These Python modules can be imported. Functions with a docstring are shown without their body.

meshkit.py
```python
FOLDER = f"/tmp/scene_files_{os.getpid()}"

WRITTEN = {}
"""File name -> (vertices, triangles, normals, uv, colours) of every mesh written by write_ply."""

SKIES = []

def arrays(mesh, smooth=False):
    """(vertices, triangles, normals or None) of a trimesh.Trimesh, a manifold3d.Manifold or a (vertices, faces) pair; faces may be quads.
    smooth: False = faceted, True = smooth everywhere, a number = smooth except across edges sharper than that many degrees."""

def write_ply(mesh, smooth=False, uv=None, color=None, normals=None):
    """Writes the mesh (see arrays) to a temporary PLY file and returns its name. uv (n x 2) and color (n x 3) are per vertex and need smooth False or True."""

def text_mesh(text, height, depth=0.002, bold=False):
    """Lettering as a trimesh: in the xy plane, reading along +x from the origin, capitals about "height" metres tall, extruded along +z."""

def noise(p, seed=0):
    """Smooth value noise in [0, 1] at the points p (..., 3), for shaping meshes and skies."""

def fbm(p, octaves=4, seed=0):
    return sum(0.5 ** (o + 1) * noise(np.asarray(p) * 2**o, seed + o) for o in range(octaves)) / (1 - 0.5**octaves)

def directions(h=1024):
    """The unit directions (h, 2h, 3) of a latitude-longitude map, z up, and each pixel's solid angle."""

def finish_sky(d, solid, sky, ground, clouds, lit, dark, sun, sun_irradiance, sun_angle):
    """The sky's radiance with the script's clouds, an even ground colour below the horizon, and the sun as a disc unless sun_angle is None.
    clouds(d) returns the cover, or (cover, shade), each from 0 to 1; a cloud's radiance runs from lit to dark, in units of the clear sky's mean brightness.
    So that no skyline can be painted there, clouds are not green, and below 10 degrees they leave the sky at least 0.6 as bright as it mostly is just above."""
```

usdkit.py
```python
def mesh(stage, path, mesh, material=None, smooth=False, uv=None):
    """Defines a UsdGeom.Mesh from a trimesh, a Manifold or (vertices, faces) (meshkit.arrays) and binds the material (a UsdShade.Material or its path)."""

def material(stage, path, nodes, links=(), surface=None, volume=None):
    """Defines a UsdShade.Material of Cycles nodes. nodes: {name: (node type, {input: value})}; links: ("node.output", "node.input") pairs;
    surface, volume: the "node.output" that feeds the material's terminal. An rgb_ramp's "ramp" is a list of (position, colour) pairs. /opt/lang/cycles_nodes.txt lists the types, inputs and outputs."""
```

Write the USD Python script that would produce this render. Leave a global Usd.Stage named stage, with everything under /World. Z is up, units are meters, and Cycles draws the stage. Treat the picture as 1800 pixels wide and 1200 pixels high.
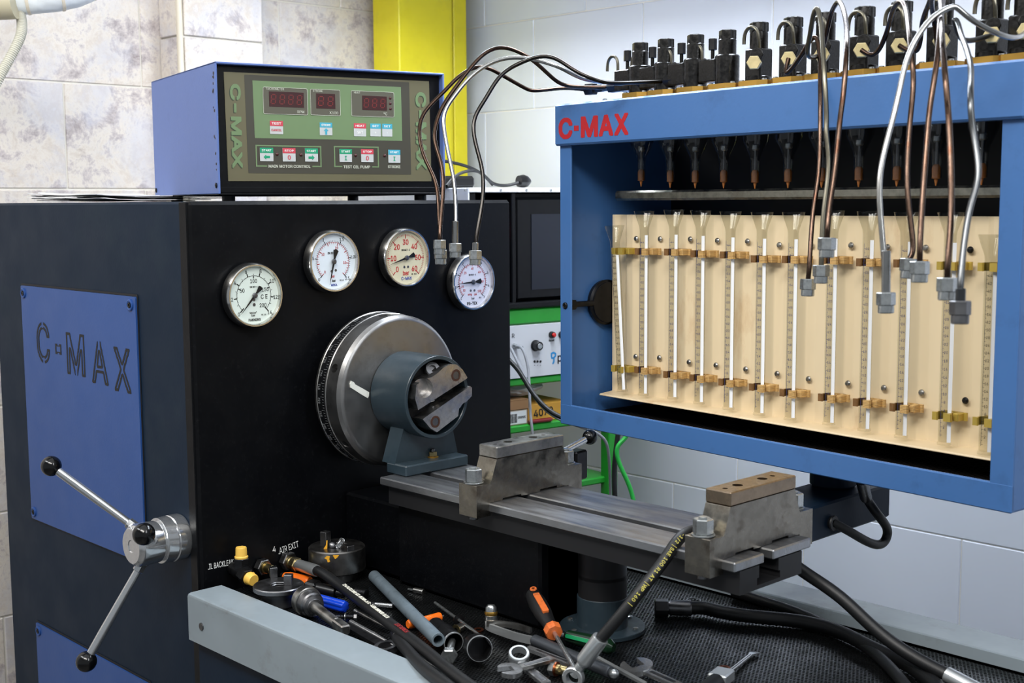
import math, random
import numpy as np
import trimesh, manifold3d
import shapely, shapely.geometry as sg, shapely.affinity as sa
from shapely.ops import unary_union
from scipy.interpolate import CubicSpline
from pxr import Usd, UsdGeom, UsdShade, UsdLux, Gf, Sdf, Vt
import usdkit, meshkit

random.seed(7)
np.random.seed(7)
stage = Usd.Stage.CreateInMemory()
UsdGeom.SetStageUpAxis(stage, 'Z')
UsdGeom.SetStageMetersPerUnit(stage, 1.0)
UsdGeom.Xform.Define(stage, '/World')

# ------------------------------------------------------------------ camera
# world: x along the machine's spindle (towards the viewer's right), y along the black gauge panel, z up
F = 2234.11                       # focal length in pixels of the 1800 x 1200 frame
def cam_axes(yaw, pitch, roll):
    f = np.array([math.sin(yaw)*math.cos(pitch), math.cos(yaw)*math.cos(pitch), -math.sin(pitch)])
    r0 = np.cross(f, [0, 0, 1]); r0 /= np.linalg.norm(r0); u0 = np.cross(r0, f)
    r = r0*math.cos(roll) + u0*math.sin(roll); u = -r0*math.sin(roll) + u0*math.cos(roll)
    return np.stack([r, u, -f], 1)
CM = cam_axes(*np.radians([-46.09098815, 6.23132604, -0.35151428]))
CP = np.array([1.73967607, -0.99299302, 1.37523006])
cam = UsdGeom.Camera.Define(stage, '/World/camera')
_m = np.eye(4); _m[:3, :3] = CM; _m[:3, 3] = CP
cam.AddTransformOp().Set(Gf.Matrix4d(*_m.T.ravel().tolist()))
cam.CreateHorizontalApertureAttr(36.0)
cam.CreateVerticalApertureAttr(24.0)
cam.CreateFocalLengthAttr(36.0*F/1800)
cam.CreateFocusDistanceAttr(2.05)
cam.CreateFStopAttr(9.0)
cam.CreateExposureAttr(0.22)

# ------------------------------------------------------------------ light: dim workshop around, hung lamps over the bench
dome = UsdLux.DomeLight.Define(stage, '/World/workshop_ambience')
dome.CreateIntensityAttr(0.085)
dome.CreateColorAttr(Gf.Vec3f(0.86, 0.93, 1.0))

def rect_light(name, pos, look, w, h, power, col):
    l = UsdLux.RectLight.Define(stage, '/World/' + name)
    l.CreateWidthAttr(w); l.CreateHeightAttr(h); l.CreateIntensityAttr(power); l.CreateColorAttr(Gf.Vec3f(*col))
    z = np.array(pos, float) - np.array(look, float); z /= np.linalg.norm(z)
    up = np.array([0, 0, 1.0]) if abs(z[2]) < .95 else np.array([0, 1.0, 0])
    x = np.cross(up, z); x /= np.linalg.norm(x); y = np.cross(z, x)
    m = np.eye(4); m[:3, 0], m[:3, 1], m[:3, 2], m[:3, 3] = x, y, z, pos
    l.AddTransformOp().Set(Gf.Matrix4d(*m.T.ravel().tolist()))
    return l
rect_light('lamp_over_bench', (0.10, 0.80, 2.08), (0.10, 0.80, 0), 1.4, 0.20, 25.0, (0.84, 0.91, 1.0))
rect_light('lamp_over_aisle', (1.1, -1.05, 2.55), (0.55, 0.2, 1.0), 1.6, 0.35, 20.0, (1.0, 0.97, 0.92))
rect_light('lamp_over_left', (-0.6, -1.3, 2.45), (-0.6, -0.4, 1.0), 1.2, 0.25, 13.0, (0.96, 0.98, 1.0))
rect_light('lamp_right', (2.2, 0.1, 2.45), (0.9, 0.5, 1.1), 0.35, 1.4, 10.0, (0.94, 0.97, 1.0))
rect_light('added_fill_panel', (0.7, -0.6, 2.72), (0.7, -0.6, 0), 2.6, 2.4, 0.75, (0.95, 0.98, 1.0))  # added overhead fill, gives the metals a bright area to reflect

# ------------------------------------------------------------------ helpers
def ray(px, py): return CM @ np.array([(px-900)/F, (600-py)/F, -1.0])
def on(px, py, ax, val):                      # a measured picture point on the plane axis = val
    d = ray(px, py); return CP + d*((val-CP[ax])/d[ax])
def onp(px, py, P, n):
    d = ray(px, py); return CP + d*(((np.asarray(P)-CP)@n)/(d@n))
def deep(px, py, D): return CP + ray(px, py)*D    # at the distance D in front of the lens
V = lambda *a: np.array(a, float)
def unit(a): a = np.asarray(a, float); return a/np.linalg.norm(a)
def lin(c): return tuple(((x/255)/12.92 if x/255 <= .04045 else ((x/255+.055)/1.055)**2.4) for x in c)

_count = {}
def numbered(parent, name):
    k = parent + '/' + name; n = _count.get(k, 0); _count[k] = n+1
    return k if n == 0 else f'{k}_{n:03d}'

def set_xf(x, M4):
    a = x.GetPrim().GetAttribute('xformOp:transform'); m = Gf.Matrix4d(*np.asarray(M4, float).T.ravel().tolist())
    (a if a else x.AddTransformOp()).Set(m)
def frame(loc=(0, 0, 0), x=(1, 0, 0), y=(0, 1, 0), z=(0, 0, 1)):
    m = np.eye(4); m[:3, 0], m[:3, 1], m[:3, 2], m[:3, 3] = x, y, z, loc
    return m
def rotz(loc, deg):
    a = math.radians(deg); return frame(loc, (math.cos(a), math.sin(a), 0), (-math.sin(a), math.cos(a), 0))

class Thing:
    """an Xform whose children are the thing's parts; meshes are given in world coordinates unless local is True"""
    def __init__(s, name, label=None, cat=None, M=None, group=None, kind=None, local=False, loc=None):
        s.path = numbered('/World', name); s.M = np.eye(4) if M is None else np.asarray(M, float)
        if loc is not None: s.M = frame(loc)
        s.local = local; s.inv = np.linalg.inv(s.M)
        x = UsdGeom.Xform.Define(stage, s.path); set_xf(x, s.M)
        s.prim = x.GetPrim(); tagp(s.prim, label, cat, group, kind)
def tagp(p, label=None, cat=None, group=None, kind=None):
    for k, v in (('label', label), ('category', cat), ('group', group), ('kind', kind)):
        if v: p.SetCustomDataByKey(k, v)
class Part:
    def __init__(s, path, root): s.path, s.root = path, root
def part(parent, name, mesh, mat, smooth=35, label=None, kind=None):
    root = parent if isinstance(parent, Thing) else parent.root
    path = numbered(parent.path, name)
    if isinstance(mesh, (list, tuple)) and not isinstance(mesh[0], np.ndarray): mesh = cat(*mesh)
    if not root.local:
        mesh = mesh.copy(); mesh.apply_transform(root.inv)
    m = usdkit.mesh(stage, path, mesh, mat, smooth)
    tagp(m.GetPrim(), label, None, None, kind)
    return Part(path, root)
def single(name, mesh, mat, label=None, catg=None, group=None, kind=None, smooth=35):
    path = numbered('/World', name)
    if isinstance(mesh, (list, tuple)): mesh = cat(*mesh)
    m = usdkit.mesh(stage, path, mesh, mat, smooth)
    tagp(m.GetPrim(), label, catg, group, kind)
    return m
def dup(th, M, label=None, group=None):
    was = th.prim.GetCustomData()
    base = th.path.rsplit('/', 1)[1]
    if base[-4:-3] == '_' and base[-3:].isdigit(): base = base[:-4]
    path = numbered('/World', base)
    x = UsdGeom.Xform.Define(stage, path)
    x.GetPrim().GetReferences().AddInternalReference(th.path)
    set_xf(x, M); x.GetPrim().SetInstanceable(True)
    tagp(x.GetPrim(), label or was.get('label'), was.get('category'), group or was.get('group'))
    return x

# ---- shapes
def cat(*ms):
    out = []
    for m in ms:
        if isinstance(m, (list, tuple)): out += [cat(*m)]
        elif m is not None: out.append(m)
    return trimesh.util.concatenate(out)
def hull(pts):
    m = trimesh.convex.convex_hull(np.asarray(pts, float)); return m
def box(x0, y0, z0, x1, y1, z1, b=0.0):
    if b <= 0:
        m = trimesh.creation.box([x1-x0, y1-y0, z1-z0]); m.apply_translation([(x0+x1)/2, (y0+y1)/2, (z0+z1)/2]); return m
    b = min(b, .49*min(x1-x0, y1-y0, z1-z0)); P = []
    for sx in (0, 1):
        for sy in (0, 1):
            for sz in (0, 1):
                c = V((x0, x1)[sx], (y0, y1)[sy], (z0, z1)[sz]); d = V(1-2*sx, 1-2*sy, 1-2*sz)*b
                P += [c+d*V(0, 1, 1), c+d*V(1, 0, 1), c+d*V(1, 1, 0)]
    return hull(P)
def place(m, M): m = m.copy(); m.apply_transform(M); return m
def obox(o, u, v, w, a, b=0.0):          # a box (x0,y0,z0,x1,y1,z1) in the frame o,u,v,w
    return place(box(*a, b), frame(o, u, v, w))
def perp(d):
    d = unit(d); a = V(0, 0, 1) if abs(d[2]) < .9 else V(1, 0, 0)
    u = unit(np.cross(a, d)); return u, np.cross(d, u)
def lathe(prof, p, d, n=32, up=None):
    """revolves (s, r) pairs about the axis p + s*d; ends close where r = 0"""
    d = unit(d); u, w = perp(d)
    if up is not None: u = unit(np.asarray(up)-d*(np.asarray(up)@d)); w = np.cross(d, u)
    prof = list(prof); t = np.arange(n)*2*math.pi/n
    ring = np.cos(t)[:, None]*u + np.sin(t)[:, None]*w
    vs, fs, rows = [], [], []
    k = 0
    for s, r in prof:
        if r <= 1e-9: vs.append((np.asarray(p)+d*s)[None]); rows.append((k, 1)); k += 1
        else: vs.append(np.asarray(p)+d*s+ring*r); rows.append((k, n)); k += n
    for (a, na), (b, nb) in zip(rows[:-1], rows[1:]):
        i = np.arange(n); j = (i+1) % n
        if na == n and nb == n: fs += [np.c_[a+i, a+j, b+j], np.c_[a+i, b+j, b+i]]
        elif na == n: fs.append(np.c_[a+i, a+j, np.full(n, b)])
        elif nb == n: fs.append(np.c_[np.full(n, a), b+j, b+i])
    return trimesh.Trimesh(np.vstack(vs), np.vstack(fs), process=False)
def cyl(p, q, r, n=24, r2=None, b=None):
    p, q = np.asarray(p, float), np.asarray(q, float); L = np.linalg.norm(q-p); r2 = r if r2 is None else r2
    b = min(r, r2, L)*.12 if b is None else b
    if b <= 0: pr = [(0, 0), (0, r), (L, r2), (L, 0)]
    else: pr = [(0, 0), (0, r-b), (b, r), (L-b, r2), (L, r2-b), (L, 0)]
    return lathe(pr, p, q-p, n)
def hexnut(p, q, r, hole=0.0, up=None):            # hexagonal prism with chamfered ends, r over the corners
    p, q = np.asarray(p, float), np.asarray(q, float); L = np.linalg.norm(q-p); c = r*.1
    pr = [(0, hole), (0, r-c), (c*.8, r), (L-c*.8, r), (L, r-c), (L, hole)]
    if hole > 0: pr.append((0, hole))
    return lathe(pr, p, q-p, 6, up)
def ball(c, r, n=2): m = trimesh.creation.icosphere(n, r); m.apply_translation(c); return m
def spline(pts, n=None):
    P = np.asarray(pts, float)
    if len(P) < 3: return np.linspace(P[0], P[-1], n or 2)
    t = np.r_[0, np.cumsum(np.sqrt(np.linalg.norm(np.diff(P, axis=0), axis=1)))]
    return CubicSpline(t, P, bc_type='natural')(np.linspace(0, t[-1], n or 8*len(P)))
def tube(pts, r, n=10, smooth=True, steps=None, cap=True):
    P = spline(pts, steps) if smooth else np.asarray(pts, float)
    T = np.gradient(P, axis=0); T /= np.linalg.norm(T, axis=1, keepdims=True)
    u, _ = perp(T[0]); R = np.broadcast_to(np.asarray(r, float), (len(P),)); vs, fs = [], []
    t = np.arange(n)*2*math.pi/n
    for i, (p, d) in enumerate(zip(P, T)):
        u = unit(u - d*(u@d)); w = np.cross(d, u)
        vs.append(p + R[i]*(np.cos(t)[:, None]*u + np.sin(t)[:, None]*w))
    i = np.arange(n); j = (i+1) % n
    for k in range(len(P)-1):
        a, b = k*n, (k+1)*n; fs += [np.c_[a+i, a+j, b+j], np.c_[a+i, b+j, b+i]]
    if cap:
        m = len(P)*n; vs += [P[0][None], P[-1][None]]
        fs += [np.c_[j, i, np.full(n, m)], np.c_[m-n+i, m-n+j, np.full(n, m+1)]]
    return trimesh.Trimesh(np.vstack(vs), np.vstack(fs), process=False)
def prism(poly, o, u, v, depth, back=0.0):
    """a 2D outline (list of points or a shapely polygon) in the frame o,u,v, from -back to depth along u x v"""
    if not hasattr(poly, 'geom_type'): poly = sg.Polygon(poly)
    u, v = unit(u), unit(v); w = np.cross(u, v); out = []
    for g in getattr(poly, 'geoms', [poly]):
        if g.is_empty or g.area <= 0 or g.geom_type != 'Polygon': continue
        m = trimesh.creation.extrude_polygon(g, depth+back, engine='earcut'); m.apply_translation([0, 0, -back]); out.append(m)
    m = cat(*out); m.apply_transform(frame(o, u, v, w)); return m
def rrect(x0, y0, x1, y1, r=.002): return sg.box(x0+r, y0+r, x1-r, y1-r).buffer(r, 4)
def circle(x, y, r, n=8): return sg.Point(x, y).buffer(r, n)
_tx = {}
def text_poly(t, h, bold=False):
    k = (t, bold)
    if k not in _tx:
        m = meshkit.text_mesh(t, 1.0, .1, bold)
        f = m.faces[np.all(m.vertices[m.faces][:, :, 2] < .01, axis=1)]
        _tx[k] = unary_union([sg.Polygon(m.vertices[a][:, :2]).buffer(1e-4) for a in f]).simplify(.012)
    return sa.scale(_tx[k], h, h, origin=(0, 0))
def letter(t, h, o, u, v, align='c', depth=.0003, bold=False, stretch=1.0, width=None):
    p = text_poly(t, h, bold); x0, y0, x1, y1 = p.bounds
    if width: stretch = width/(x1-x0)
    p = sa.scale(p, stretch, 1, origin=(0, 0)); x0, y0, x1, y1 = p.bounds
    dx = {'l': -x0, 'c': -(x0+x1)/2, 'r': -x1}[align]
    return prism(sa.translate(p, dx, -h/2), o, u, v, depth, .0002)
def boolean(a, b, op='difference'):
    def mf(m):
        m = m.copy(); m.merge_vertices()
        return manifold3d.Manifold(manifold3d.Mesh(np.asarray(m.vertices, np.float32), np.asarray(m.faces, np.uint32)))
    A, B = mf(a), mf(b)
    r = (A-B if op == 'difference' else A+B if op == 'union' else A ^ B).to_mesh()
    return trimesh.Trimesh(r.vert_properties[:, :3], r.tri_verts, process=False)

# ---- materials
def pbr(name, col, rough=.5, metal=0.0, var=0.0, vscale=6.0, dirt=None, dscale=12.0, damt=.5, bump=0.0, bscale=200.0, rvar=0.0, coat=0.0, spec=.5, stretch=None, extra=None):
    """principled surface; var: tone variation, dirt: a second colour in noise patches, bump: fine relief"""
    c = lin(col); n = {'p': ('principled_bsdf', dict({'base_color': c, 'roughness': rough, 'metallic': metal, 'coat_weight': coat, 'specular_ior_level': spec}, **(extra or {})))}; L = []
    if var or dirt or bump or rvar:
        n['tc'] = ('texture_coordinate', {})
        n['mp'] = ('mapping', {'scale': stretch or (1, 1, 1)}); L.append(('tc.object', 'mp.vector'))
    last = None
    if var:
        n['n1'] = ('noise_texture', {'scale': vscale, 'detail': 5.0, 'roughness': .6}); L.append(('mp.vector', 'n1.vector'))
        n['r1'] = ('rgb_ramp', {'ramp': [(.25, tuple(x*(1-var) for x in c)), (.75, tuple(min(1, x*(1+var)) for x in c))]}); L.append(('n1.fac', 'r1.fac')); last = 'r1.color'
    if dirt:
        n['n2'] = ('noise_texture', {'scale': dscale, 'detail': 8.0, 'roughness': .68}); L.append(('mp.vector', 'n2.vector'))
        n['r2'] = ('map_range', {'from_min': .56, 'from_max': .72, 'to_min': 0.0, 'to_max': damt, 'clamp': True}); L.append(('n2.fac', 'r2.value'))
        n['m2'] = ('mix_color', {'a': c, 'b': lin(dirt)}); L += [('r2.result', 'm2.fac')]
        if last: L.append((last, 'm2.a'))
        last = 'm2.result'
    if last: L.append((last, 'p.base_color'))
    if rvar:
        n['n3'] = ('noise_texture', {'scale': vscale*3+5, 'detail': 6.0}); L.append(('mp.vector', 'n3.vector'))
        n['r3'] = ('map_range', {'from_min': .3, 'from_max': .7, 'to_min': max(.03, rough-rvar), 'to_max': min(1, rough+rvar), 'clamp': True}); L += [('n3.fac', 'r3.value'), ('r3.result', 'p.roughness')]
    if bump:
        n['n4'] = ('noise_texture', {'scale': bscale, 'detail': 3.0}); L.append(('mp.vector', 'n4.vector'))
        n['b4'] = ('bump', {'strength': bump, 'distance': .001}); L += [('n4.fac', 'b4.height'), ('b4.normal', 'p.normal')]
    return usdkit.material(stage, '/World/Looks/' + name, n, L, surface='p.BSDF')
UsdGeom.Scope.Define(stage, '/World/Looks')
def glassy(name, tint=(1, 1, 1), ior=1.35, rough=.02):
    return usdkit.material(stage, '/World/Looks/' + name, {'t': ('transparent_bsdf', {'color': tint}), 'g': ('glossy_bsdf', {'color': (1, 1, 1), 'roughness': rough}),
        'f': ('fresnel', {'IOR': ior}), 'ge': ('geometry', {}), 'mu': ('mix_float', {'b': 0.0}), 'm': ('mix_closure', {})}, [('f.fac', 'mu.a'), ('ge.backfacing', 'mu.fac'), ('mu.result', 'm.fac'), ('t.BSDF', 'm.closure1'), ('g.BSDF', 'm.closure2')], surface='m.closure')
M = {}
M['cab_paint'] = pbr('cabinet_paint', (16, 32, 49), .48, spec=.14, var=.10, vscale=3, bump=.12, bscale=260, rvar=.06, dirt=(48, 62, 66), dscale=5, damt=.22)
M['black_paint'] = pbr('black_paint', (5, 6, 9), .42, spec=.18, bump=.10, bscale=300, rvar=.06, dirt=(60, 62, 64), dscale=160, damt=.12)
M['blue'] = pbr('blue_paint', (64, 107, 164), .38, var=.05, vscale=4, bump=.10, bscale=240, rvar=.05, dirt=(40, 62, 96), dscale=16, damt=.30)
M['blue_door'] = pbr('blue_panel_paint', (38, 76, 140), .42, var=.05, vscale=4, bump=.14, bscale=260, rvar=.04)
M['console_blue'] = pbr('console_blue_paint', (88, 112, 172), .42, var=.04, vscale=4, bump=.15, bscale=300, dirt=(50, 52, 62), dscale=30, damt=.10)
M['black_plastic'] = pbr('black_plastic', (12, 12, 13), .32)
M['ball_black'] = pbr('black_bakelite', (9, 9, 10), .16)
M['rubber'] = pbr('black_rubber', (16, 17, 19), .48, bump=.15, bscale=500)
M['grey_paint'] = pbr('grey_rail_paint', (134, 145, 152), .42, var=.06, vscale=6, bump=.08, bscale=200, dirt=(96, 88, 76), dscale=14, damt=.45, rvar=.08)
M['slate_paint'] = pbr('slate_blue_paint', (42, 55, 63), .30, var=.10, vscale=9, bump=.15, bscale=180, rvar=.06)
M['chrome'] = pbr('bright_chrome', (212, 214, 216), .16, .9, rvar=.05, vscale=20)
M['steel'] = pbr('worn_steel', (166, 164, 160), .32, 1.0, var=.14, vscale=10, dirt=(84, 70, 58), dscale=22, damt=.6, rvar=.10, bump=.10, bscale=120)
M['steel_dark'] = pbr('dark_steel', (120, 120, 122), .36, 1.0, var=.15, vscale=14, rvar=.1, bump=.1, bscale=160)
M['cast'] = pbr('machined_cast_steel', (136, 131, 122), .27, 1.0, var=.2, vscale=16, dirt=(78, 64, 50), dscale=26, damt=.75, rvar=.1, bump=.12, bscale=140)
M['rail_steel'] = pbr('ground_rail_steel', (158, 160, 164), .30, .9, var=.10, vscale=5, dirt=(122, 112, 100), dscale=7, damt=.4, rvar=.08, stretch=(.5, 3, 1))
M['zinc'] = pbr('zinc_plate', (180, 184, 185), .27, .92, var=.1, vscale=30, rvar=.08)
M['zinc_yellow'] = pbr('yellowed_zinc', (176, 160, 116), .32, 1.0, var=.14, vscale=60)
M['black_oxide'] = pbr('black_oxide_steel', (44, 44, 46), .36, .85, var=.15, vscale=30, rvar=.08)
M['flat_black'] = pbr('printed_black', (16, 16, 18), .6)
M['flat_white'] = pbr('printed_white', (226, 228, 226), .6)
M['flat_red'] = pbr('printed_red', (176, 38, 40), .55)
M['flat_blue'] = pbr('printed_blue', (52, 72, 150), .55)
M['logo_red'] = pbr('logo_red', (176, 18, 28), .5)
M['tick_grey'] = pbr('scale_tick_grey', (120, 122, 124), .6)
M['alu'] = pbr('bright_crimped_metal', (200, 204, 206), .28, .78, var=.05, vscale=30)
M['brass'] = pbr('brass', (190, 148, 70), .34, .9, var=.1, vscale=20)
M['glass'] = glassy('clear_glass')
# ------------------------------------------------------------------ the room
def marble(name, seed):
    n = {'tc': ('texture_coordinate', {}), 'oi': ('object_info', {}), 'mp': ('mapping', {'location': (seed*3.1, seed*1.7, seed*.9)}),
         'a': ('noise_texture', {'scale': 13.0, 'detail': 10.0, 'roughness': .76, 'distortion': .25}),
         'ar': ('rgb_ramp', {'ramp': [(.32, lin((150, 138, 138))), (.43, lin((200, 190, 188))), (.50, lin((228, 220, 210))), (.60, lin((214, 202, 190))), (.70, lin((236, 232, 230))), (.8, lin((244, 244, 246)))]}),
         'b': ('noise_texture', {'scale': 20.0, 'detail': 9.0, 'roughness': .78, 'distortion': .4}),
         'br': ('map_range', {'from_min': .56, 'from_max': .70, 'to_min': 0.0, 'to_max': .42, 'clamp': True}),
         'm': ('mix_color', {'b': lin((152, 132, 124))}),
         'c': ('noise_texture', {'scale': 6.5, 'detail': 7.0, 'roughness': .66, 'distortion': .3}),
         'cr': ('map_range', {'from_min': .47, 'from_max': .62, 'to_min': 0.0, 'to_max': .5, 'clamp': True}),
         'm2': ('mix_color', {'b': lin((200, 202, 216))}),
         'p': ('principled_bsdf', {'roughness': .28, 'coat_weight': .15})}
    L = [('tc.object', 'mp.vector'), ('mp.vector', 'a.vector'), ('mp.vector', 'b.vector'), ('mp.vector', 'c.vector'), ('a.fac', 'ar.fac'), ('ar.color', 'm.a'), ('b.fac', 'br.value'),
         ('br.result', 'm.fac'), ('m.result', 'm2.a'), ('c.fac', 'cr.value'), ('cr.result', 'm2.fac'), ('m2.result', 'p.base_color')]
    return usdkit.material(stage, '/World/Looks/' + name, n, L, surface='p.BSDF')
MARB = [marble(f'marbled_tile_{"abcde"[i]}', i*2.3+1) for i in range(5)]
WHT = [pbr(f'white_tile_{"abc"[i]}', c, .22, var=.012, vscale=2, coat=.2) for i, c in enumerate(((222, 227, 238), (224, 229, 239), (220, 226, 237)))]
M['grout_l'] = pbr('cream_grout', (224, 220, 210), .8)
M['grout_w'] = pbr('pale_grout', (236, 233, 226), .8)
XL, YW = -1.15, 1.54
wl = Thing('wall_left', kind='structure', loc=(XL, .2, 0)); wl.prim.SetCustomDataByKey('label', 'left wall of beige marbled tiles behind the machine')
part(wl, 'plaster', box(XL-.12, -1.6, 0, XL-.0025, YW, 2.75), M['grout_l'])
rng = random.Random(3)
def tile_wall(parent, ax, rows, mats, fixed, lo, hi, w, gap=.0035, thick=.006, zmax=2.75):
    for z0, z1, ph in rows:
        k0 = math.floor((lo-ph)/w)-1
        for k in range(k0, k0+int((hi-lo)/w)+4):
            a, b = max(lo, ph+k*w), min(hi, ph+(k+1)*w)
            if b-a < .01: continue
            e = rng.uniform(0, .0008)
            if ax == 'y': m = box(fixed-thick, a+gap/2, z0+gap/2, fixed+e, b-gap/2, z1-gap/2, .0018)
            else: m = box(a+gap/2, fixed-e, z0+gap/2, b-gap/2, fixed+thick, z1-gap/2, .0018)
            part(parent, 'tile', m, rng.choice(mats), False)
zl = [1.413+.247*k for k in range(-5, 6)]
tile_wall(wl, 'y', [(z, min(z+.247, 2.75), (.343 if (i % 2) else .1425)) for i, z in enumerate(zl) if z < 2.7], MARB, XL, -1.0, YW-.006, .40)
# pilaster standing out of the left wall
pil = Thing('trim_1', kind='structure', loc=(XL, .6, 0)); pil.prim.SetCustomDataByKey('label', 'tiled pilaster standing out of the left wall with a cream corner bead')
XP, YP0, YP1 = -1.057, .594, .832
part(pil, 'core', box(XL, YP0+.008, 0, XP-.007, YP1-.004, 2.75), M['grout_l'])
for z in zl:
    if z > 2.5 or z < .6: continue
    z += .12
    part(pil, 'tile', box(XP-.007, YP0+.016, z+.002, XP, YP1-.002, z+.244, .0018), MARB[int(z*100) % 5], False)
    part(pil, 'tile', box(XL+.002, YP0, z+.002, XP-.012, YP0+.008, z+.244, .0015), MARB[int(z*70) % 5], False)
M['bead'] = pbr('cream_plastic_bead', (226, 216, 196), .3)
part(pil, 'corner_bead', cyl((XP-.005, YP0+.006, .1), (XP-.005, YP0+.006, 2.7), .008, 16), M['bead'])
ww = Thing('wall_right', kind='structure', loc=(0, YW, 0)); ww.prim.SetCustomDataByKey('label', 'white tiled wall behind the blue tube cabinet')
part(ww, 'plaster', box(XL-.12, YW+.0025, 0, 2.4, YW+.12, 2.75), M['grout_w'])
ph = {0: -.404, 1: -.603, -1: -.603, -2: -.45, -3: -.25, -4: -.488, -5: -.295, 2: -.404, 3: -.603, -6: -.488}
tile_wall(ww, 'x', [(1.634+.245*k, min(1.634+.245*(k+1), 2.75), ph[k]) for k in range(-6, 4)], WHT, YW, XL, 2.3, .393, gap=.003)
M['floor'] = pbr('dark_workshop_floor', (92, 92, 92), .5, var=.1, vscale=3)
single('floor', box(XL-.12, -3.2, -.05, 2.4, YW+.12, 0), M['floor'], kind='structure')
M['ceiling'] = pbr('ceiling_paint', (150, 150, 150), .8)
single('ceiling', box(XL-.12, -3.2, 2.75, 2.4, YW+.12, 2.8), M['ceiling'], kind='structure')

# the lamp that lights the corner: its hood keeps the light off the upper walls (out of frame)
M['lamp_white'] = pbr('lamp_housing_white', (220, 222, 224), .5)
lh = Thing('hooded_lamp', 'long white hooded lamp hung above the tube cabinet', 'lamp', loc=(.10, .80, 2.08))
part(lh, 'housing', box(-.66, .68, 2.085, .86, .92, 2.15, .004), M['lamp_white'])
for a in ((-.66, .680, 2.018, .86, .688, 2.09), (-.66, .912, 2.018, .86, .920, 2.09), (-.66, .688, 2.018, -.652, .912, 2.09), (.852, .688, 2.018, .86, .912, 2.09)): part(lh, 'hood_side', box(*a, .001), M['lamp_white'])
for x in (-.5, .7): part(lh, 'hanger', cyl((x, .8, 2.15), (x, .8, 2.75), .004, 10), M['lamp_white'])

# yellow steel column in the corner
M['yellow'] = pbr('yellow_column_paint', (222, 208, 22), .38, var=.06, vscale=5, dirt=(150, 140, 60), dscale=4, damt=.3, bump=.1, bscale=90, rvar=.08)
yc = Thing('steel_column', 'bright yellow painted steel column in the corner between marbled and white wall', 'column', loc=(-.99, 1.22, 0))
part(yc, 'flange', box(-1.10, 1.215, 0, -.985, 1.235, 2.75, .003), M['yellow'])
part(yc, 'web', box(-1.004, 1.23, 0, -.985, 1.40, 2.75, .002), M['yellow'])
part(yc, 'flange', box(-1.10, 1.40, 0, -.995, 1.416, 2.75, .003), M['yellow'])
part(yc, 'bracing_strip', box(-1.04, 1.424, 0, -1.0, 1.474, 2.75, .003), M['yellow'])
# ------------------------------------------------------------------ machine cabinet
EX, EY, EZ = V(1, 0, 0), V(0, 1, 0), V(0, 0, 1)
cab = Thing('machine_cabinet', 'large dark slate machine cabinet with black gauge front and blue access panels', 'machine cabinet', loc=(-.36, .34, 0))
part(cab, 'body', box(-.745, 0, .02, -.022, .68, 1.38, .004), M['cab_paint'])
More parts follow.
